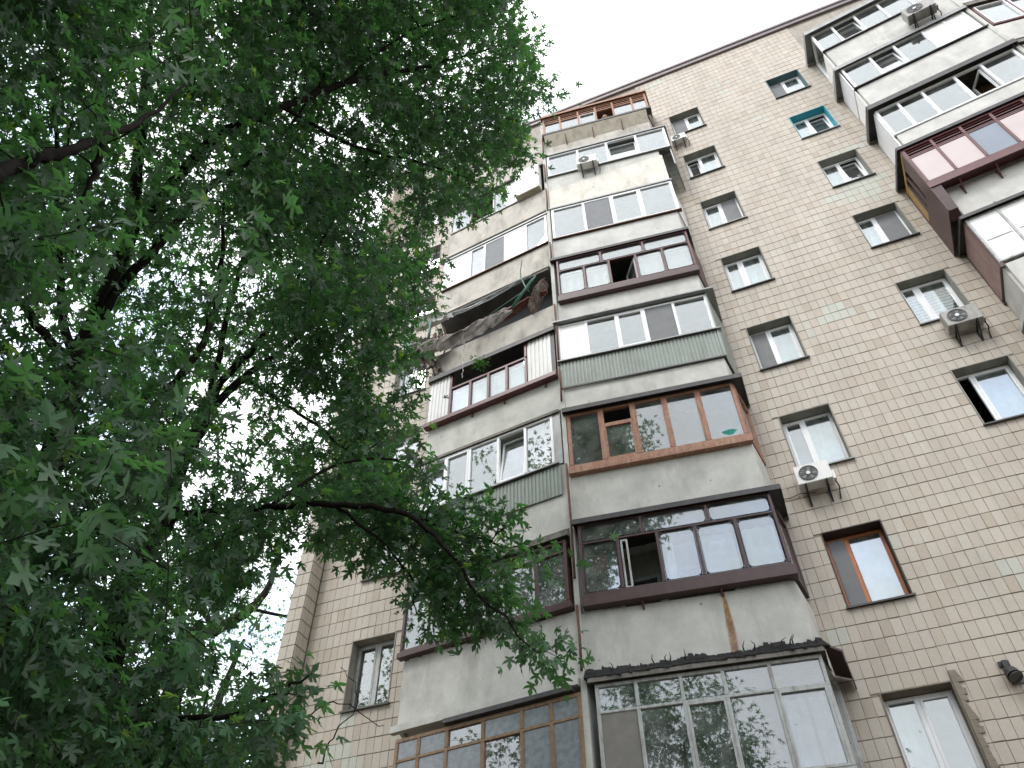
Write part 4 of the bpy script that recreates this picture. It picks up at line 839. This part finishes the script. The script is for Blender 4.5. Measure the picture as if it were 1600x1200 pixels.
for q in range(70):
    u=pr_.uniform(-.62,.55); c=FL.p(u,.22+pr_.uniform(-.14,.16),12.02+.35*max(0,-u)+pr_.uniform(-.05,.42)*(1-.8*max(0,u)))
    a=np.array([pr_.gauss(0,1) for _ in range(3)]); a/=np.linalg.norm(a); b2=np.cross(a,[pr_.random(),pr_.random(),1]); b2/=np.linalg.norm(b2); c2=np.cross(a,b2)
    l1,l2,l3=pr_.uniform(.04,.20),pr_.uniform(.02,.07),pr_.uniform(.008,.035)
    rb.hexa([c+a*l1*x+b2*l2*y+c2*l3*z for z in(-1,1) for x,y in((-1,-1),(1,-1),(1,1),(-1,1))])
for q in range(26):
    u=pr_.uniform(-.5,.25); c=FL.p(u,.12+pr_.uniform(-.1,.1),11.9-pr_.uniform(0,.85)*(1-abs(u+.1)))
    rb.tube([c,c+np.array([pr_.uniform(-.1,.1),pr_.uniform(-.05,.05),-pr_.uniform(.08,.25)])],pr_.uniform(.01,.04),5)
tag(rb.build('rubble_heap','rubble'),kind='stuff')
o=ribbon([(-.62,.36,12.95),(-.35,.36,13.12),(.05,.34,13.15),(.6,.25,13.05)],[(.02,.03),(.05,.06),(.05,.06),(.01,.02)],.015,'panel','torn_flashing',crumple=.02,seed=18,rag=.03)
tag(o,'torn white flashing above the heap at the left of the wreckage','debris')
def pole(pts,r,mat,label,name='metal_pole'):
    m=MB(); m.tube([FL.p(*p) for p in pts],r*.75,8); return tag(m.build(name,mat,smooth=True),label,'pole')
pole([(2.62,.25,14.05),(2.55,.22,13.6),(2.58,.2,13.25)],.015,'black','thin dark rod sticking up past the slab above the wreckage')
pole([(2.56,.24,13.4),(2.72,.26,12.75),(2.80,.26,12.55)],.022,'greenpaint','green pole leaning down from the ceiling at the right of the wreckage')
pole([(1.55,.1,12.55),(2.2,.2,12.62),(2.85,.3,12.66)],.016,'greenpaint','green pole lying nearly level across the dark opening')
pole([(2.45,.42,11.95),(2.72,.36,12.5),(3.0,.28,13.05)],.03,'greenpaint','thick green pole slanting in front of the folded sheet')
pole([(2.40,.45,11.93),(2.70,.40,12.45),(2.93,.34,12.9)],.018,'greenpaint','thin green pole beside the thick slanting one')
pole([(.05,.4,12.2),(.08,.42,12.9)],.045,'greenpaint','stout green post at the left end of the wreckage')
m=MB(); m.box(FL,-.75,-.5,.3,.34,12.2,12.75); m.box(FL,-.72,-.53,.34,.38,12.25,12.32); tag(m.build('green_panel','greenpaint'),'green board hanging among leaves left of the wreckage','debris')
m=MB(); 
for i in range(14): 
    z=11.8-i*.1; m.tube([FL.p(1.02+.01*(i%2),.24,z),FL.p(1.0+.02*(i%3),.24,z-.08)],.009,5)
tag(m.build('hanging_wire','galv'),'twisted wire hanging below the curled roofing sheet','wire')
# small things inside and on balconies
def crate(F,s0,s1,o0,o1,z0,z1,mat,name,label,cat):
    m=MB(); m.box(F,s0,s1,o0,o1,z0,z1); m.box(F,s0-.004,s1+.004,o0-.004,o1+.004,z1-.03,z1+.002); return tag(m.build(name,mat,bevel=.006),label,cat)
crate(FL,2.55,3.0,-.35,-.08,7.15,7.42,'card','cardboard_box','cardboard box on the shelf behind the right pane of the white left balcony','box')
m=MB(); m.tube([FL.p(1.48,-.22,7.1),FL.p(1.48,-.22,7.32)],[.12,.19],16); tag(m.build('plastic_basin','teal',smooth=False),'green plastic basin behind the second pane of the white left balcony','basin')
m=MB(); m.tube([FR.p(3.0,-.2,6.86),FR.p(3.0,-.2,7.0)],[.20,.26],18); tag(m.build('plastic_basin','teal'),'pale green basin behind the rightmost pane of the wooden balcony','basin')
m=MB(); 
for i in range(26): 
    c=FR.p(.45+random.gauss(0,.07),-.12+random.gauss(0,.04),4.72+random.gauss(0,.08)); m.sphere(c,random.uniform(.03,.05),7,5)
tag(m.build('red_flowers','red'),'bunch of red flowers behind the left pane of the dark brown balcony','flowers')
m=MB(); m.hexa([FR.p(.60,-.12,4.05),FR.p(.68,-.12,4.05),FR.p(.68,-.09,4.05),FR.p(.60,-.09,4.05),FR.p(.54,-.12,4.9),FR.p(.60,-.12,4.9),FR.p(.60,-.09,4.9),FR.p(.54,-.09,4.9)]); tag(m.build('teal_board','teal'),'narrow teal board beside the red flowers','board')
# person at the top window
pr=empty('person',tuple(FR.p(2.05,-.14,19.72))); tag(pr,'dark haired person in a dark red top looking down from the open top window','person')
fx=FR.p(2.05,-.14,0); hd=FR.n*1.0
def skin_body():
    P=[(0,0,.92),(0,.0,1.15),(0,.02,1.36),(0,.05,1.46),(-.09,0,.9),(-.10,.01,.48),(-.10,0,.05),(-.10,.12,.03),(.09,0,.9),(.10,.01,.48),(.10,0,.05),(.10,.12,.03),(-.17,.02,1.34),(-.24,.10,1.10),(-.10,.26,1.03),(.17,.02,1.34),(.24,.10,1.10),(.10,.26,1.03)]
    E=[(0,1),(1,2),(2,3),(0,4),(4,5),(5,6),(6,7),(0,8),(8,9),(9,10),(10,11),(2,12),(12,13),(13,14),(2,15),(15,16),(16,17)]
    R=[.15,.13,.14,.055,.10,.07,.045,.04,.10,.07,.045,.04,.065,.045,.032,.065,.045,.032]
    return P,E,R
P,E_,R_=skin_body(); me=bpy.data.meshes.new('body'); me.from_pydata([tuple(FR.t*x+FR.n*y+np.array([0,0,z])) for x,y,z in P],E_,[]); ob=bpy.data.objects.new('body',me); COL.objects.link(ob); ob.parent=pr
sk=ob.modifiers.new('skin','SKIN'); 
for i,r_ in enumerate(R_): me.skin_vertices[0].data[i].radius=(r_,r_*.8)
me.skin_vertices[0].data[0].use_root=True
ob.modifiers.new('sub','SUBSURF').levels=1; me.materials.append(M['blouse'])
def lp(x,y,z): v=FR.t*x+FR.n*y; return (v[0],v[1],z)
hm=MB(); hm.sphere(lp(0,.11,1.58),.10,16,12,(.82,.95,1.12)); hm.sphere(lp(0,.20,1.575),.018,8,6); hm.sphere(lp(.0,.07,1.47),.05,10,8,(1,1,1.3))
for sgn in (-1,1): hm.sphere(lp(sgn*.082,.10,1.58),.022,8,6,(.6,1,1.3))
hd_=hm.build('head','skin',pr,smooth=True)
em=MB(); [em.sphere(lp(sg*.035,.195,1.60),.012,8,6) for sg in (-1,1)]; em.sphere(lp(0,.198,1.535),.016,8,4,(1.4,.6,.5)); em.build('eyes_and_mouth','hair',hd_,smooth=True)
hr=MB(); hr.sphere(lp(0,.085,1.62),.112,16,10,(.9,.95,1.0)); hr.sphere(lp(0,.03,1.53),.10,14,10,(.95,.7,1.3)); hr.build('hair','hair',hd_,smooth=True)
for sg in (-1,1):
    hn=MB(); hn.sphere(lp(sg*.09,.30,1.03),.035,10,8,(1,1,.5))
    for q in range(5): 
        a=(q-2)*.28; bse=np.array(lp(sg*.09,.31,1.03)); dr=FR.n*math.cos(a)+FR.t*math.sin(a); hn.tube([bse+dr*.02,bse+dr*.05+np.array([0,0,.004]),bse+dr*(.085 if q not in(0,4) else .065)+np.array([0,0,-.012])],[.009,.008,.006],6)
    hn.build('hand','skin',pr,smooth=True)
# ------------------------------------------------------------------ trees
def leaf_shape(detail=1):
    if detail==2:
        half=[(.06,-.02),(.30,-.10),(.44,-.02),(.30,.06),(.12,.16),(.34,.28),(.62,.40),(.60,.50),(.66,.68),(.46,.58),(.30,.50),(.10,.42),(.17,.66),(.27,.74),(.17,.84),(.10,.98)]
    elif detail==1: half=[(.30,-.10),(.42,.02),(.12,.16),(.45,.32),(.64,.66),(.34,.52),(.09,.42),(.22,.74)]
    else: half=[(.34,-.04),(.12,.18),(.60,.62),(.10,.42)]
    pts=[(0,0)]+half+[(0,1.15)]+[(-x,y) for x,y in reversed(half)]
    c=(0,.30); n=len(pts)
    vs=[(c[0],c[1],.0)]+[(x,y,-.32*abs(x)**1.2-.10*y*y) for x,y in pts]
    fs=[(0,1+i,1+(i+1)%n) for i in range(n)]
    return np.array(vs),np.array(fs)
def smooth_path(P,R,sub=5):
    P=[np.array(p) for p in P]; out=[];rr=[]
    for i in range(len(P)-1):
        p0=P[max(i-1,0)];p1=P[i];p2=P[i+1];p3=P[min(i+2,len(P)-1)]
        for j in range(sub):
            t=j/sub; out.append(.5*((2*p1)+(-p0+p2)*t+(2*p0-5*p1+4*p2-p3)*t*t+(-p0+3*p1-3*p2+p3)*t**3)); rr.append(R[i]*(1-t)+R[i+1]*t)
    out.append(P[-1]); rr.append(R[-1]); return out,rr
def grow(limbs,attr,name_parent,leafn=(9,15),size=(.085,.14),mat='leaf',detail=1,individual=0,twigr=.006,seed=5,spread=.28):
    """limbs: list of (points,radii); attr: Nx3 spray positions"""
    rs=np.random.default_rng(seed)
    tm=MB(); nodes=[];nr=[]
    for P,R in limbs:
        p,r=smooth_path(P,R); p=[q+rs.normal(0,.012,3) for q in p]; 
        tm.tube(p,r,10 if max(r)>.08 else 6); nodes+=p; nr+=r
    t=tm.build('trunk','bark',name_parent,smooth=True)
    nodes=np.array(nodes); nr=np.array(nr)
    n0=len(nodes); cap=n0+len(attr)*9; NB=np.zeros((cap,3)); NB[:n0]=nodes; RB=np.zeros(cap); RB[:n0]=nr; cnt=n0
    d0=np.array([np.min(np.linalg.norm(nodes-a,axis=1)) for a in attr]); order=np.argsort(d0)
    tw=MB(); sprays=[]
    for ai in order:
        a=attr[ai]; dd=np.linalg.norm(NB[:cnt]-a,axis=1); cost=dd-.0*RB[:cnt]; j=int(np.argmin(cost)); s=NB[j]; L_=dd[j]
        if L_<.05: continue
        k=max(2,min(8,int(L_/.22)+1)); rad0=min(RB[j]*.75,.007+.009*L_); pts=[];rad=[]
        perp=rs.normal(0,1,3); perp-=perp@(a-s)*(a-s)/L_**2; perp/=np.linalg.norm(perp)+1e-9
        for q in range(k+1):
            f=q/k; p=s+(a-s)*f+perp*math.sin(f*math.pi)*L_*.08+np.array([0,0,math.sin(f*math.pi)*L_*.10])+rs.normal(0,.008,3)*(0<q<k); pts.append(p); rad.append(rad0*(1-f)+.0028*f)
        tw.tube(pts,rad,4 if rad0<.015 else 5,cap=False)
        for q in range(1,k+1): NB[cnt]=pts[q];RB[cnt]=rad[q]+.003;cnt+=1
        sprays.append((pts,L_))
    tag(tw.build('twigs','bark',name_parent,smooth=True),kind='stuff')
    # leaves
    pos=[];dirs=[]
    for pts,L_ in sprays:
        nl=rs.integers(leafn[0],leafn[1]+1); e=pts[-1]; ax=(e-pts[-2]); ax/=np.linalg.norm(ax)+1e-9
        # short side shoots carry opposite leaves
        for q in range(nl):
            if rs.random()<.55: b0=e+rs.normal(0,spread,3)*np.array([1,1,.55])
            else: b0=pts[rs.integers(max(0,len(pts)-3),len(pts))]+rs.normal(0,spread*.55,3)
            dv=(b0-e)*1.2/spread*.6+ax*.5+rs.normal(0,.5,3)+np.array([0,0,-.55]); pos.append(b0); dirs.append(dv/np.linalg.norm(dv))
    pos=np.array(pos);dirs=np.array(dirs); n=len(pos)
    up=np.tile([0,0,1.0],(n,1))+rs.normal(0,.62,(n,3)); zc=up-(np.sum(up*dirs,axis=1)[:,None])*dirs; zc/=np.linalg.norm(zc,axis=1)[:,None]; xc=np.cross(dirs,zc)
    sz=rs.uniform(size[0],size[1],n)*rs.choice([1,1,1,.7],n)
    d=pos-CAM; depth=d@_f; px=800+FPX*(d@_r)/np.maximum(depth,.01); py=600-FPX*(d@_u)/np.maximum(depth,.01)
    vis=(depth>.3)&(px>10)&(px<1590)&(py>10)&(py<1190)
    indiv=set()
    if individual:
        app=np.where(vis,sz/np.maximum(depth,.1),0); indiv=set(np.argsort(-app)[:individual].tolist())
    V2,F2=leaf_shape(2)
    if individual:
        lm=bpy.data.meshes.new('leaf'); lm.from_pydata([tuple(v) for v in V2],[],[tuple(map(int,f)) for f in F2]); lm.materials.append(M[mat]); lm.materials.append(M[mat])
        for i in indiv:
            o=bpy.data.objects.new('leaf',lm); COL.objects.link(o); o.parent=name_parent
            m4=Matrix([[xc[i][r]*sz[i],dirs[i][r]*sz[i],zc[i][r]*sz[i],pos[i][r]] for r in range(3)]+[[0,0,0,1]]); o.matrix_local=Matrix.Translation(-Vector(name_parent.location))@m4
    V,Fc=leaf_shape(detail); keep=np.array([i for i in range(n) if i not in indiv]); p=pos[keep];k=len(keep)
    curl=rs.uniform(.4,1.9,k)
    vv=p[:,None,:]+sz[keep][:,None,None]*(V[None,:,0,None]*xc[keep][:,None,:]+V[None,:,1,None]*dirs[keep][:,None,:]+(V[None,:,2]*curl[:,None])[:,:,None]*zc[keep][:,None,:])
    nv=len(V); ff=(Fc[None,:,:]+(np.arange(k)*nv)[:,None,None]).reshape(-1)
    me=bpy.data.meshes.new('crown'); me.vertices.add(k*nv); me.vertices.foreach_set('co',(vv.reshape(-1)).astype(np.float32)-0)
    nf=k*len(Fc); me.loops.add(nf*3); me.loops.foreach_set('vertex_index',ff.astype(np.int32)); me.polygons.add(nf)
    me.polygons.foreach_set('loop_start',(np.arange(nf)*3).astype(np.int32)); me.polygons.foreach_set('loop_total',np.full(nf,3,np.int32))
    me.materials.append(M[mat]); me.update(); me.validate(); o=bpy.data.objects.new('crown',me); COL.objects.link(o); o.parent=name_parent; o.location=-Vector(name_parent.location)
    tag(o,kind='stuff')
    for q in name_parent.children:
        if q.name.startswith(('trunk','twigs')): q.location=-Vector(name_parent.location)
    print(name_parent.name,'leaves',n,'tris',nf)
def inpoly(x,y,poly):
    c=False;n=len(poly);j=n-1
    for i in range(n):
        xi,yi=poly[i];xj,yj=poly[j]
        if (yi>y)!=(yj>y) and x<(xj-xi)*(y-yi)/(yj-yi)+xi: c=not c
        j=i
    return c
# maple A: upright trunk; canopy over the left half
A1=[at(30,900,9.3),at(55,780,9.7),at(90,690,10),at(117,577,10.7),at(150,500,11.4),at(200,370,12.4),at(222,190,14),at(232,60,15.6),at(240,-80,17)]
baseA=np.array([A1[0][0]+.15,A1[0][1]+.3,GROUND]); 
TA=empty('maple_tree',tuple(baseA)); tag(TA,'large maple with upright dark trunk whose crown fills the upper left of the view','tree','maple trees left of the building')
LA=[([baseA,(baseA+A1[0])/2+np.array([.1,0,0])]+A1,[.32,.25,.2,.17,.155,.14,.12,.10,.075,.055,.03]),
 ([A1[3],at(77,530,10.6),at(30,473,10.3),at(0,443,10.2),at(-80,400,10)],[.07,.055,.045,.04,.02]),
 ([A1[3],at(97,487,11.3),at(93,400,11.8),at(90,250,12.6),at(80,80,14)],[.06,.05,.045,.035,.015]),
 ([A1[2],at(133,680,9.8),at(200,643,9.9),at(273,597,10.2),at(317,533,10.6),at(340,477,11),at(347,400,11.5),at(350,290,12.4)],[.06,.055,.05,.048,.045,.04,.03,.015]),
 ([A1[4],at(197,433,11.3),at(233,400,11.3),at(267,360,11.4),at(333,287,11.8),at(383,257,12.2),at(450,200,13),at(520,100,14)],[.08,.065,.06,.055,.045,.035,.025,.012]),
 ([A1[5],at(320,230,12.2),at(400,187,12.4),at(443,167,12.7),at(490,147,13),at(540,130,13.5),at(633,110,14.5),at(693,97,15.2),at(780,70,16)],[.085,.075,.068,.06,.055,.05,.035,.025,.01]),
 ([at(540,130,13.5),at(580,90,14),at(640,50,14.6),at(720,20,15.2)],[.035,.03,.02,.01]),
 ([at(443,167,12.7),at(560,230,13.5),at(680,260,14.3),at(760,290,14.8)],[.035,.028,.018,.008]),
 ([at(-150,330,5.5),at(-60,290,6.0),at(20,260,6.4),at(90,238,6.8),at(157,217,7.2),at(230,185,7.8),at(300,120,8.6)],[.07,.062,.052,.046,.036,.022,.008]),
 ([at(157,217,7.2),at(150,260,7.2),at(130,320,7.1),at(110,400,7.0)],[.035,.03,.02,.01]),
 ([A1[0],at(-200,800,7.5),at(-380,600,6),at(-300,420,5.3),at(-150,330,5.5)],[.12,.115,.11,.10,.10])]
# maple B: leaning limb and lower spray towards the balconies
B1=[at(150,1080,9.2),at(190,935,9.8),at(215,880,10.0),at(262,805,10.4),at(275,740,10.8),at(320,650,11.4)]
baseB=np.array([B1[0][0]+.1,B1[0][1]+.2,GROUND])
TBt=empty('maple_tree',tuple(baseB)); tag(TBt,'leaning maple whose lowest branch reaches across the left balconies','tree','maple trees left of the building')
LB=[([baseB,(baseB+B1[0])/2]+B1,[.26,.21,.17,.15,.14,.125,.105,.095]),
 ([B1[5],at(380,590,11.7),at(450,540,12),at(520,480,12.3),at(600,452,12.6),at(632,430,12.8),at(665,395,13)],[.06,.05,.04,.035,.028,.02,.01]),
 ([B1[5],at(345,600,11.8),at(400,540,12.3),at(440,480,12.9),at(500,380,13.8),at(560,300,14.6),at(660,265,15.4)],[.07,.06,.05,.04,.03,.02,.01]),
 ([B1[5],at(360,480,12.8),at(420,300,14.4),at(520,210,15.8)],[.05,.04,.025,.01]),
 ([at(380,590,11.7),at(460,640,11.3),at(540,700,10.8),at(600,740,10.4)],[.03,.025,.016,.008]),
 ([B1[3],at(330,800,9.8),at(420,792,9.0),at(520,788,8.3),at(620,800,7.9),at(690,850,7.6),at(750,930,7.4),at(840,1020,7.3)],[.05,.045,.04,.034,.028,.020,.013,.006]),
 ([at(620,800,7.9),at(700,825,7.9),at(780,850,7.9),at(850,868,7.9)],[.02,.015,.01,.005]),
 ([at(420,792,9.0),at(520,730,9.2),at(620,720,9.2),at(720,790,8.8)],[.025,.02,.014,.006]),
 ([at(520,788,8.3),at(590,840,8.1),at(640,900,7.9),at(650,960,7.8)],[.02,.015,.01,.006]),
 ([at(150,1080,9.2),at(260,1120,7.5),at(360,1115,6.6),at(430,1085,6.2),at(485,1055,6.0)],[.03,.026,.02,.014,.006]),
 ([at(360,1115,6.6),at(430,1140,6.3),at(480,1150,6.2)],[.014,.010,.005]),
 ([at(430,1140,6.3),at(470,1120,7),at(530,1100,7.5),at(600,1135,8.2)],[.008,.006,.005,.003]),
 ([at(500,1195,6.8),at(520,1150,7.2),at(560,1090,7.8),at(535,1040,8.2)],[.008,.006,.004,.003])]
# where foliage is: outlines in the view with their range of distances from the viewer
rs=np.random.default_rng(21)
def sample(poly,n,dlo,dhi,holes=()):
    x0,x1=min(p[0] for p in poly),max(p[0] for p in poly); y0,y1=min(p[1] for p in poly),max(p[1] for p in poly); out=[]
    g=0
    while len(out)<n and g<n*40:
        g+=1; x,y=rs.uniform(x0,x1),rs.uniform(y0,y1)
        if not inpoly(x,y,poly) or any(((x-hx)/ax)**2+((y-hy)/ay)**2<1 for hx,hy,ax,ay in holes): continue
        d=rs.uniform(dlo(x,y),dhi(x,y)); p=at(x,y,d)
        if p[1]>-1.75 and p[0]>-10.5: continue
        if p[2]<-2.5: continue
        out.append(p)
    return np.array(out)
HO=[(335,430,26,20),(430,480,26,22),(110,330,18,22),(20,180,14,20),(330,170,16,12),(395,340,18,14),(60,620,20,16),(240,440,32,24),(395,465,20,26),(40,520,42,62),(280,205,12,12),(350,335,14,16),(590,190,22,18),(50,395,18,20),(150,270,18,10),(630,210,20,16),(300,520,26,16),(560,470,14,16),(450,430,16,12),(60,330,15,12),(520,150,10,10)]
upper=[(-350,-250),(820,-250),(790,-30),(795,40),(830,70),(820,110),(880,148),(800,165),(815,205),(822,260),(780,290),(770,340),(690,345),(650,440),(560,470),(430,520),(300,600),(-350,640)]
def lerp(a,b,t): t=max(0,min(1,t)); return a+(b-a)*t
up_lo=lambda x,y: lerp(6.0,13.5,(x+50)/800)+lerp(1.0,0,y/500)
up_hi=lambda x,y: lerp(12.5,17.5,(x+50)/800)+lerp(1.5,0,y/500)
def clump(p): return .8*(math.sin(p[0]*2.1+p[2]*.9)+math.sin(p[1]*2.6-p[2]*1.3+1)+math.sin(p[2]*2.4+p[0]*1.1+2))+.75*(math.sin(p[0]*5.3-p[2]*2.1)+math.sin(p[1]*4.7+p[0]*2.2+.5)+math.sin(p[2]*5.6+p[1]*1.7))
def pxy(p):
    d=p-CAM; z=d@_f; return 800+FPX*(d@_r)/z,600-FPX*(d@_u)/z
def clear_limbs(pts,limbs,w):
    segs=[]
    for P,Rr in limbs:
        q=[(pxy(np.array(p)),np.linalg.norm(np.array(p)-CAM)) for p in P if (np.array(p)-CAM)@_f>1]
        segs+=[(q[k][0],q[k+1][0],(q[k][1]+q[k+1][1])/2,max(Rr)) for k in range(len(q)-1)]
    out=[]
    for p in pts:
        x,y=pxy(p); d=np.linalg.norm(p-CAM); ok=True
        for (ax,ay),(bx,by),sd_,rr in segs:
            if d>sd_+.2: continue
            L2=(bx-ax)**2+(by-ay)**2+1e-6; t=max(0,min(1,((x-ax)*(bx-ax)+(y-ay)*(by-ay))/L2)); dd=math.hypot(x-ax-t*(bx-ax),y-ay-t*(by-ay))
            if dd<w*(1.0 if rr>.15 else .6)*10/d: ok=rs.random()<.30; break
        if ok: out.append(p)
    return np.array(out)
def clumped(pts,th): return np.array([p for p in pts if clump(p)>th or rs.random()<.12])
right_up=[(380,-250),(820,-250),(790,-30),(795,40),(830,70),(820,110),(880,148),(800,165),(815,205),(822,260),(780,290),(765,320),(690,330),(640,425),(550,460),(430,520),(380,540)]
attA=sample([p for p in upper if p[0]<=430]+[(420,520),(420,-250)],10,up_lo,up_hi,HO)
attA=sample([(-350,-250),(420,-250),(420,530),(300,600),(-350,640)],2900,up_lo,up_hi,HO)
highA=sample([(-350,-250),(560,-250),(560,300),(400,480),(200,520),(-350,560)],650,lambda x,y:15,lambda x,y:20.5,HO)
attA=np.vstack([clumped(attA,-.8),clumped(highA,-.6),clumped(sample(right_up,2900,up_lo,up_hi,HO),-.6)])
nearA=sample([(-300,-150),(330,-150),(420,60),(420,330),(250,620),(-300,700)],48,lambda x,y:4.8,lambda x,y:7.0,HO)
attA=clear_limbs(np.vstack([attA,nearA]),LA+LB,34)
mid=[(430,430),(560,380),(690,395),(685,455),(630,520),(640,590),(640,650),(600,690),(640,760),(560,800),(430,780),(380,600)]
low=[(-300,600),(330,600),(400,740),(560,770),(640,800),(560,870),(450,840),(430,900),(455,1000),(400,1060),(395,1250),(-300,1250)]
spray=[(540,740),(650,700),(690,770),(780,795),(800,850),(880,845),(850,880),(770,880),(790,940),(870,1010),(885,1040),(800,1015),(740,950),(690,990),(640,900),(560,870)]
clumpP=[(420,1060),(440,1035),(500,1050),(490,1110),(455,1185),(405,1180)]
HL=[(385,980,48,60),(330,1090,30,40),(440,960,30,40),(250,1020,22,20),(140,1110,26,16),(415,900,22,34),(130,670,14,14),(345,1040,24,20),(205,625,14,10),(420,1120,18,25),(300,985,15,12),(180,850,14,14),(95,1060,16,12)]
attB=np.vstack([clumped(sample(mid,620,lambda x,y:9.5,lambda x,y:13.2,[(600,610,26,36),(560,520,20,14),(500,640,20,24),(690,520,62,52)]),-.4),
  clumped(sample(low,2300,lambda x,y:lerp(5.2,8.5,x/500),lambda x,y:lerp(11.5,12.5,x/500),HL),-.45),
  sample([(-200,640),(300,640),(330,900),(420,1150),(-200,1250)],34,lambda x,y:3.6,lambda x,y:5.6,HL),
  sample(spray,150,lambda x,y:lerp(8.2,7.1,(x-540)/330),lambda x,y:lerp(9.4,7.7,(x-540)/330)),
  sample(clumpP,34,lambda x,y:5.8,lambda x,y:6.5)])
attB=clear_limbs(attB,LB+LA[:5],28)
grow(LA,attA,TA,leafn=(15,23),size=(.085,.142),individual=298,seed=5,spread=.20)
grow(LB,attB,TBt,leafn=(14,21),size=(.080,.132),individual=298,seed=6,spread=.17)
# a lighter tree behind, beyond the corner of the block
C1=[at(290,1017,24),at(333,987,25),at(393,950,26),at(423,907,27),at(440,840,28)]
baseC=np.array([C1[0][0],C1[0][1]+1,GROUND]); TC=empty('far_tree',tuple(baseC)); tag(TC,'pale green tree beyond the left corner of the block, seen low between maple branches','tree')
LC=[([baseC,(baseC+C1[0])/2]+C1,[.3,.24,.2,.17,.14,.1,.05]),([C1[1],at(300,900,26),at(260,800,28)],[.1,.07,.03]),([C1[2],at(460,960,26),at(500,900,27)],[.06,.04,.02]),([at(320,1147,22),at(347,1083,23),at(380,1000,24)],[.12,.1,.04])]
fc=sample([(150,1250),(180,950),(300,850),(420,800),(500,840),(470,1000),(400,1100),(350,1250)],260,lambda x,y:22,lambda x,y:29)
grow(LC,fc,TC,leafn=(14,22),size=(.10,.17),mat='leaf_far',detail=0,seed=8,spread=.5,twigr=.01)
# trees standing behind the viewer: seen only in the window panes, and shading the lower storeys
def round_tree(x,y,h,r,n,label,seed,leafs=(34,46),size=(.16,.26)):
    t=empty('street_tree',(x,y,GROUND)); tag(t,label,'tree','trees across the path'); rs_=np.random.default_rng(seed)
    b0=np.array([x,y,GROUND]); top=b0+np.array([.4,.2,h*.8])
    limbs=[([b0,b0+np.array([.1,0,h*.3]),b0+np.array([.2,.1,h*.55]),top],[.28,.22,.16,.04])]
    for i in range(8):
        a=i*2.4; s=b0+np.array([.1,.05,h*(.28+.05*i)]); e=s+np.array([math.cos(a)*r*.7,math.sin(a)*r*.7,h*.14]); limbs.append(([s,(s+e)/2+np.array([0,0,.3]),e],[.09,.06,.02]))
    pts=[]
    while len(pts)<n:
        q=rs_.normal(0,1,3); q/=np.linalg.norm(q); q*=rs_.uniform(.45,1)**.5; p=np.array([x+q[0]*r,y+q[1]*r,GROUND+h*.62+q[2]*h*.36]); pts+= [p] if math.sin(p[0]*1.7)+math.sin(p[1]*1.9+1)+math.sin(p[2]*1.8)>-.5 else []
    grow(limbs,np.array(pts),t,leafn=leafs,size=size,mat='leaf',detail=0,seed=seed,spread=.45)
round_tree(-9,-17,19,4.4,580,'round leafy tree across the path behind the viewer, left one',31)
round_tree(-1.2,-18.5,17,3.4,420,'round leafy tree across the path behind the viewer, middle one',32)
round_tree(9,-20,13,3.6,300,'round leafy tree across the path behind the viewer, right one',33)
# hanging plant at the lower left balcony gap
hp=empty('hanging_plant',tuple(FL.p(1.45,.10,10.9))); tag(hp,'bushy green plant hanging in the dark gap over the maroon balcony','plant')
pts=np.array([FL.p(1.45+rng.normal(0,.09),.13+rng.normal(0,.05),10.95-abs(rng.normal(0,.22))) for _ in range(26)])
grow([([FL.p(1.45,.02,11.05),FL.p(1.45,.10,10.98),FL.p(1.45,.12,10.8)],[.012,.010,.006])],pts,hp,leafn=(6,9),size=(.05,.09),mat='fern',detail=0,seed=40,spread=.06)
print('script done',len(bpy.data.objects))
